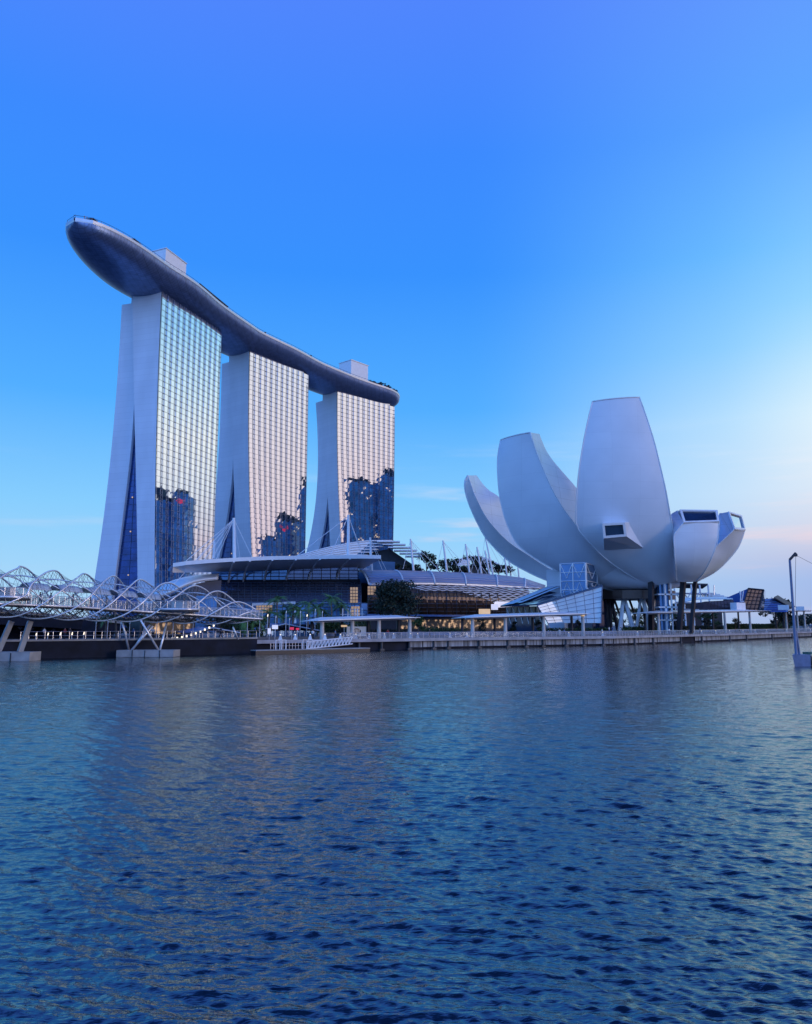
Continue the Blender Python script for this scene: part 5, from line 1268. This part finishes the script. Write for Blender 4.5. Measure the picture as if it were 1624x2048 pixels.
for i, (px, py, w, Y) in enumerate([(1548,1197,12,300),(1562,1200,10,305),(1606,1232,24,420),(1622,1228,26,430),(1640,1230,26,430),(1590,1234,20,420),(1575,1232,18,410)]):
    top = P(px, py, Y); broad_tree('far_tree', 'dark tree behind the right end of the deck, %s from the left' % ORD[sorted([1548,1562,1606,1622,1640,1590,1575]).index(px)], (top[0], top[1], LAND_Z), top[2]-LAND_Z+1, w, 700, .6, 'leafdark', 'dark trees at the right end', 14, .15)
# tree mass behind the road bridge and the bridge landing
for i, (px, py, w, Y) in enumerate([(196,1244,9,146),(228,1240,9,140),(262,1244,8,146),(296,1242,8,150),(330,1240,8,152),(160,1246,9,140),(440,1236,8,158),(470,1240,7,160)]):
    top = P(px, py, Y); broad_tree('shade_tree', 'dark shade tree behind the helix bridge deck, %s from the left' % ORD[sorted([196,228,262,296,330,160,440,470]).index(px)], (top[0], top[1], LAND_Z), top[2]-LAND_Z+.8, w, 800, .28, 'leafdark', 'shade trees behind the bridges', 12, .1)
for i, px in enumerate((225, 247, 292)):
    c = inland(px, 8); palm_tree('palm_tree', 'palm below the helix bridge deck, %s from the left' % ORD[i], (c[0],c[1],LAND_Z), 3.2, 1.7, 'palms below the helix bridge')
# canopy tent and crane barge at the right edge
def tent():
    a = inland(1612, 6); r = thing('canopy_tent', 'small blue canopy tent among people at the far right of the deck', 'tent', (a[0],a[1],DECK_Z))
    x, y = a; k = MB(); zt = DECK_Z+3.0
    k.add([(x-2.2,y-2,zt-.7),(x+2.2,y-2,zt-.7),(x+2.2,y+2,zt-.7),(x-2.2,y+2,zt-.7),(x,y,zt)], [(0,1,4),(1,2,4),(2,3,4),(3,0,4)]); k.build('tent_top', M['blue'], r)
    for dx, dy in ((-2,-1.8),(2,-1.8),(2,1.8),(-2,1.8)): MB().tube([[x+dx,y+dy,DECK_Z],[x+dx,y+dy,zt-.68]], .06, 5).build('pole', M['rim'], r)
tent()
def crane():
    Y = 84.; z0 = 1.25; p = P(1585,1328,Y); x0 = p[0]; x1 = x0+9
    b = thing('barge', 'grey-blue work barge cut by the right edge of the picture', 'barge', (x0+4, Y+1.5, 0))
    k = MB(); k.hexa([(x0+.3,Y,-.5),(x0+2.0,Y,-.5),(x0+3.9,Y+3.5,-.5),(x0+2.2,Y+3.5,-.5)], [(x0,Y-.1,z0),(x0+2.0,Y-.1,z0),(x0+3.9,Y+3.5,z0),(x0+1.9,Y+3.5,z0)]); k.build('bow_float', M['bargeblue'], b)
    k = MB(); k.hexa([(x0+2.25,Y,-.5),(x1,Y,-.5),(x1+1.9,Y+3.5,-.5),(x0+4.15,Y+3.5,-.5)], [(x0+2.25,Y-.1,z0),(x1,Y-.1,z0),(x1+1.9,Y+3.5,z0),(x0+4.15,Y+3.5,z0)]); k.build('stern_float', M['bargeblue'], b)
    MB().prism([(x0+2.0,Y+.1),(x0+2.25,Y+.1),(x0+3.9,Y+3.2),(x0+3.7,Y+3.2)], .1, 1.1).build('coupling', M['black'], b)
    MB().box((x0+5.2, Y+1.6, z0+.13), (5.4,1.8,.25)).build('deck_hatch', M['leafgreen'], b)
    MB().box((x0+6.6, Y+1.6, z0+.6), (3.4,1.4,.7)).build('deck_box', M['bargeblue'], b)
    z0 = 1.25; m = thing('crane_mast', 'tall thin crane mast with a short angled jib standing on the barge', 'crane mast', (x0+.7, Y+1, z0))
    f, t, j = P(1592.5,1308,Y+1), P(1579.5,1119.5,Y+1), P(1591.5,1106,Y+1); f[2] = z0
    MB().tube([f, t], .17, 8, r1=.13).build('mast', M['bargeblue'], m); MB().tube([t, j], .15, 8).build('jib', M['dark'], m)
    f2, t2 = P(1599,1312,Y+1.4), P(1592,1262,Y+1.2); f2[2] = z0
    MB().tube([f2, t2], .13, 8).build('support_leg', M['bargeblue'], m)
    for y in (1270,1285,1298):
        u = (y-1119.5)/(1312-1119.5); a = lerp(t, f, u); bb = lerp(t2, f2, max(0,(y-1262)/50)); MB().tube([a, bb], .07, 5).build('brace', M['dark'], m)
    MB().tube([j, P(1590.5,1215,Y+1)], .022, 4).build('hoist_line', M['dark'], m); MB().tube([j-[0,0,.25], P(1626,1128,Y+2)], .02, 4).build('stay_line', M['dark'], m)
    MB().box(j-[0,0,.25], (.25,.25,.3)).build('pulley', M['dark'], m)
M['bargeblue'] = mat('barge_paint', (.16,.2,.32), .5, var=.2, vscale=1.5)
M['leafgreen'] = mat('green_deck_paint', (.12,.2,.14), .6)
crane()

# ------------------------------------------------------------------ people
def person_mesh(name, sit=False, stride=.0, arm=0.):
    """one continuous skinned body, about 1.7 m tall, standing or mid-stride"""
    J = dict(pel=(0,0,.92), chest=(0,0,1.25), neck=(0,0,1.44), head=(0,-.01,1.55), crown=(0,0,1.68),
             sl=(-.17,0,1.38), el=(-.23,.03-arm*.1,1.12), hl=(-.22,-.06-arm*.25,.88+arm*.22), sr=(.17,0,1.38), er=(.23,.05,1.12), hr=(.22,-.02,.87),
             tl=(-.09,0,.86), kl=(-.1,-.02-stride*.16,.48), fl=(-.1,.02-stride*.26,.06), ql=(-.1,-.13-stride*.26,.03),
             tr=(.09,0,.86), kr=(.1,-.02+stride*.12,.48), fr=(.1,.04+stride*.3,.06+abs(stride)*.05), qr=(.1,-.11+stride*.3,.03))
    R_ = dict(pel=.13, chest=.135, neck=.055, head=.09, crown=.07, sl=.06, el=.042, hl=.035, sr=.06, er=.042, hr=.035, tl=.085, kl=.055, fl=.04, ql=.03, tr=.085, kr=.055, fr=.04, qr=.03)
    ks = list(J); Ed = [('pel','chest'),('chest','neck'),('neck','head'),('head','crown'),('chest','sl'),('sl','el'),('el','hl'),('chest','sr'),('sr','er'),('er','hr'),('pel','tl'),('tl','kl'),('kl','fl'),('fl','ql'),('pel','tr'),('tr','kr'),('kr','fr'),('fr','qr')]
    me = bpy.data.meshes.new(name); me.from_pydata([J[q] for q in ks], [(ks.index(a), ks.index(b)) for a, b in Ed], [])
    o = bpy.data.objects.new(name, me); COL.objects.link(o); md = o.modifiers.new('skin', 'SKIN'); o.modifiers.new('sub', 'SUBSURF').levels = 1
    sv = me.skin_vertices[0].data
    for i, q in enumerate(ks): sv[i].radius = (R_[q], R_[q]*(.75 if q in ('chest','pel') else 1)); sv[i].use_root = q == 'pel'
    dg = bpy.context.evaluated_depsgraph_get(); em = bpy.data.meshes.new_from_object(o.evaluated_get(dg)); em.name = name; em.shade_smooth()
    bpy.data.objects.remove(o); return em
def clothing(kind, stride):
    k = MB()
    if kind == 'shirt':
        for prof in [[(.90,.165,.13),(1.1,.165,.135),(1.3,.2,.14),(1.4,.185,.11),(1.45,.075,.075)]]:
            k.grid([[(a*math.cos(t), b*math.sin(t), z) for t in np.linspace(0,2*math.pi,14,endpoint=False)] for z, a, b in prof], True)
        for sx in (-1,1): k.tube([(sx*.16,0,1.38),(sx*.22,.02,1.22),(sx*.235,.035,1.1)], .072, 8, r1=.062)
    else:
        k.grid([[(a*math.cos(t), b*math.sin(t), z) for t in np.linspace(0,2*math.pi,14,endpoint=False)] for z, a, b in [(.78,.17,.13),(.9,.175,.14),(.97,.165,.13)]], True)
        for sx, st in ((-1,-1),(1,1)):
            d = stride*(.16 if sx < 0 else .12)*st
            k.tube([(sx*.09,0,.88),(sx*.1,-.02+d,.48),(sx*.1,.03+stride*(.26 if sx<0 else .3)*st,.12)], .1, 8, r1=.062)
    V = k; me = bpy.data.meshes.new(kind); me.from_pydata(V.v, [], V.f); me.shade_smooth(); return me
BODY = {}
for key, (st, ar) in dict(stand=(0,0), walk=(.8,.3), lean=(.15,1.)).items():
    b = person_mesh('person', stride=st, arm=ar); b.materials.append(M['skin'])
    h = MB(); h.grid([[(.098*math.sin(p)*math.cos(t), .012+.1*math.sin(p)*math.sin(t), 1.615+.1*math.cos(p)) for t in np.linspace(0,2*math.pi,12,endpoint=False)] for p in np.linspace(.02,1.75,7)], True)
    hm = bpy.data.meshes.new('hair'); hm.from_pydata(h.v, [], h.f); hm.shade_smooth(); hm.materials.append(M['hair'])
    BODY[key] = (b, hm, {})
    for c in ('cloth_dark','cloth_white','cloth_red','cloth_blue'):
        sm = clothing('shirt', st); sm.materials.append(M[c]); tm = clothing('trousers', st); tm.materials.append(M[c]); BODY[key][2][c] = (sm, tm)
def person(label, x, y, z, pose, rz, shirt, trousers, group, detail=True):
    b, hm, cl = BODY[pose]; o = bpy.data.objects.new('person', b); COL.objects.link(o); o.location = (x, y, z); o.rotation_euler = (0,0,rz); WLOC[o.name] = np.array([x,y,z])
    tag(o, label, 'person', group)
    if detail:
        for nm, me in (('hair', hm), ('shirt', cl[shirt][0]), ('trousers', cl[trousers][1])):
            c = bpy.data.objects.new(nm, me); COL.objects.link(c); c.parent = o
CN = {'cloth_dark':'dark','cloth_white':'white','cloth_red':'red','cloth_blue':'blue'}
PP = [(1195,2.0,'walk',1.4,'cloth_white','cloth_dark','beside the deck lights in front of the glass entrance'),(1225,2.5,'lean',3.1,'cloth_dark','cloth_dark','leaning at the rail left of the black columns'),
      (1326,2.2,'stand',.3,'cloth_white','cloth_blue','at the rail by the first pillar of the third shelter'),(1373,3,'walk',1.6,'cloth_dark','cloth_dark','walking past the second pillar of the third shelter'),
      (1386,2.4,'stand',2.8,'cloth_blue','cloth_dark','at the rail right of the third shelter\'s second pillar'),(1456,3,'walk',-1.5,'cloth_red','cloth_dark','walking under the middle of the third shelter'),
      (1112,5.5,'stand',0,'cloth_white','cloth_white','between the last two pillars of the second shelter'),(1121,5.5,'stand',.6,'cloth_blue','cloth_dark','between the last two pillars of the second shelter'),
      (1209,9.8,'walk',.8,'cloth_white','cloth_blue','at the right corner of the glass entrance wall'),(1215,9.8,'stand',2,'cloth_blue','cloth_blue','beside another at the glass entrance corner'),
      (980,5,'stand',1,'cloth_dark','cloth_blue','under the left half of the second shelter'),(1600,3,'stand',0,'cloth_white','cloth_dark','by the canopy tent at the far right'),
      (1608,3.4,'walk',1,'cloth_blue','cloth_white','by the canopy tent at the far right'),(1617,3,'stand',2,'cloth_dark','cloth_white','beside the canopy tent at the right edge'),
      (858,4,'walk',1.5,'cloth_dark','cloth_dark','between the first and second shelters'),(776,6,'stand',0,'cloth_red','cloth_dark','under the right half of the left shelter'),
      (674,5,'walk',1.2,'cloth_blue','cloth_dark','under the left half of the left shelter'),(630,4,'stand',0,'cloth_white','cloth_dark','left of the left shelter')]
for px, d, pose, rz, s1, s2, where in PP:
    c = inland(px, d); person('person in %s shirt %s' % (CN[s1], where), c[0], c[1], DECK_Z if d < 8 else LAND_Z, pose, rz, s1, s2, 'people on the waterfront deck')
for i, (px, pose, s1) in enumerate([(70,'stand','cloth_dark'),(106,'walk','cloth_white'),(146,'stand','cloth_red'),(156,'lean','cloth_dark'),(280,'walk','cloth_blue'),(318,'stand','cloth_white'),(378,'stand','cloth_dark'),(450,'walk','cloth_dark')]):
    c = inland(px, 2.6); person('person in %s shirt on the quay below the bridges, %s from the left' % (CN[s1], ORD[i]), c[0], c[1], LAND_Z, pose, i*1.3, s1, 'cloth_dark', 'people on the quay below the bridges')
def bridge_people():
    DKp = [(0,93,1207),(78,97,1210),(143,100.5,1213),(205,104,1217),(263,107.5,1221),(330,111,1225),(420,114.8,1231)]
    for i, (px, pose, s1) in enumerate([(75,'walk','cloth_dark'),(96,'walk','cloth_dark'),(141,'stand','cloth_dark'),(176,'walk','cloth_blue'),(209,'walk','cloth_dark'),(250,'stand','cloth_white'),(380,'walk','cloth_dark')]):
        Y = np.interp(px, [d[0] for d in DKp], [d[1] for d in DKp]); y = np.interp(px, [d[0] for d in DKp], [d[2] for d in DKp]); p = P(px, y, Y)
        person('person in %s shirt crossing the helix footbridge, %s from the left' % (CN[s1], ORD[i]), p[0], p[1]+.6, p[2]-.03, pose, 2.2, s1, 'cloth_dark', 'people on the helix footbridge')
    for i, (px, py, Y, s1) in enumerate([(326,1219,110.4,'cloth_dark'),(334,1219,109.2,'cloth_blue'),(342,1219,110.8,'cloth_white'),(368,1219,110.6,'cloth_dark')]):
        p = P(px, py, Y); person('person in %s shirt on the round viewing pod, %s from the left' % (CN[s1], ORD[i]), p[0], p[1], P(353,1219,110)[2], 'stand', i*1.7, s1, 'cloth_dark', 'people on the viewing pod')
bridge_people()
for i, (px, off) in enumerate([(152,0),(156,0),(160,0),(163,0),(166,0),(170,0),(174,0),(190,0),(194,0),(198,0),(203,0),(246,0),(254,0),(338,0)]):
    x = sky_x(px, 10, SKY_Z+1); p = sky_at(x, sky_hw(x)-1.4, SKY_Z+.27)
    person('tiny person at the railing of the sky deck tip, %s from the left' % ORD[i], p[0], p[1], p[2], 'stand', i*.9, 'cloth_dark', 'cloth_dark', 'people on the sky deck', False)

for i, (px, py, w, Y) in enumerate([(1240,1216,8,246),(1262,1212,9,250),(1290,1214,9,248),(1318,1216,8,252),(1345,1222,9,256),(1420,1226,10,256)]):
    top = P(px, py, Y); broad_tree('garden_tree', 'green garden tree seen through the legs below the museum bowl, %s from the left' % ORD[i], (top[0], top[1], LAND_Z), top[2]-LAND_Z+1, w, 700, .3, 'leaf', 'garden trees behind the museum legs', 12, .12)
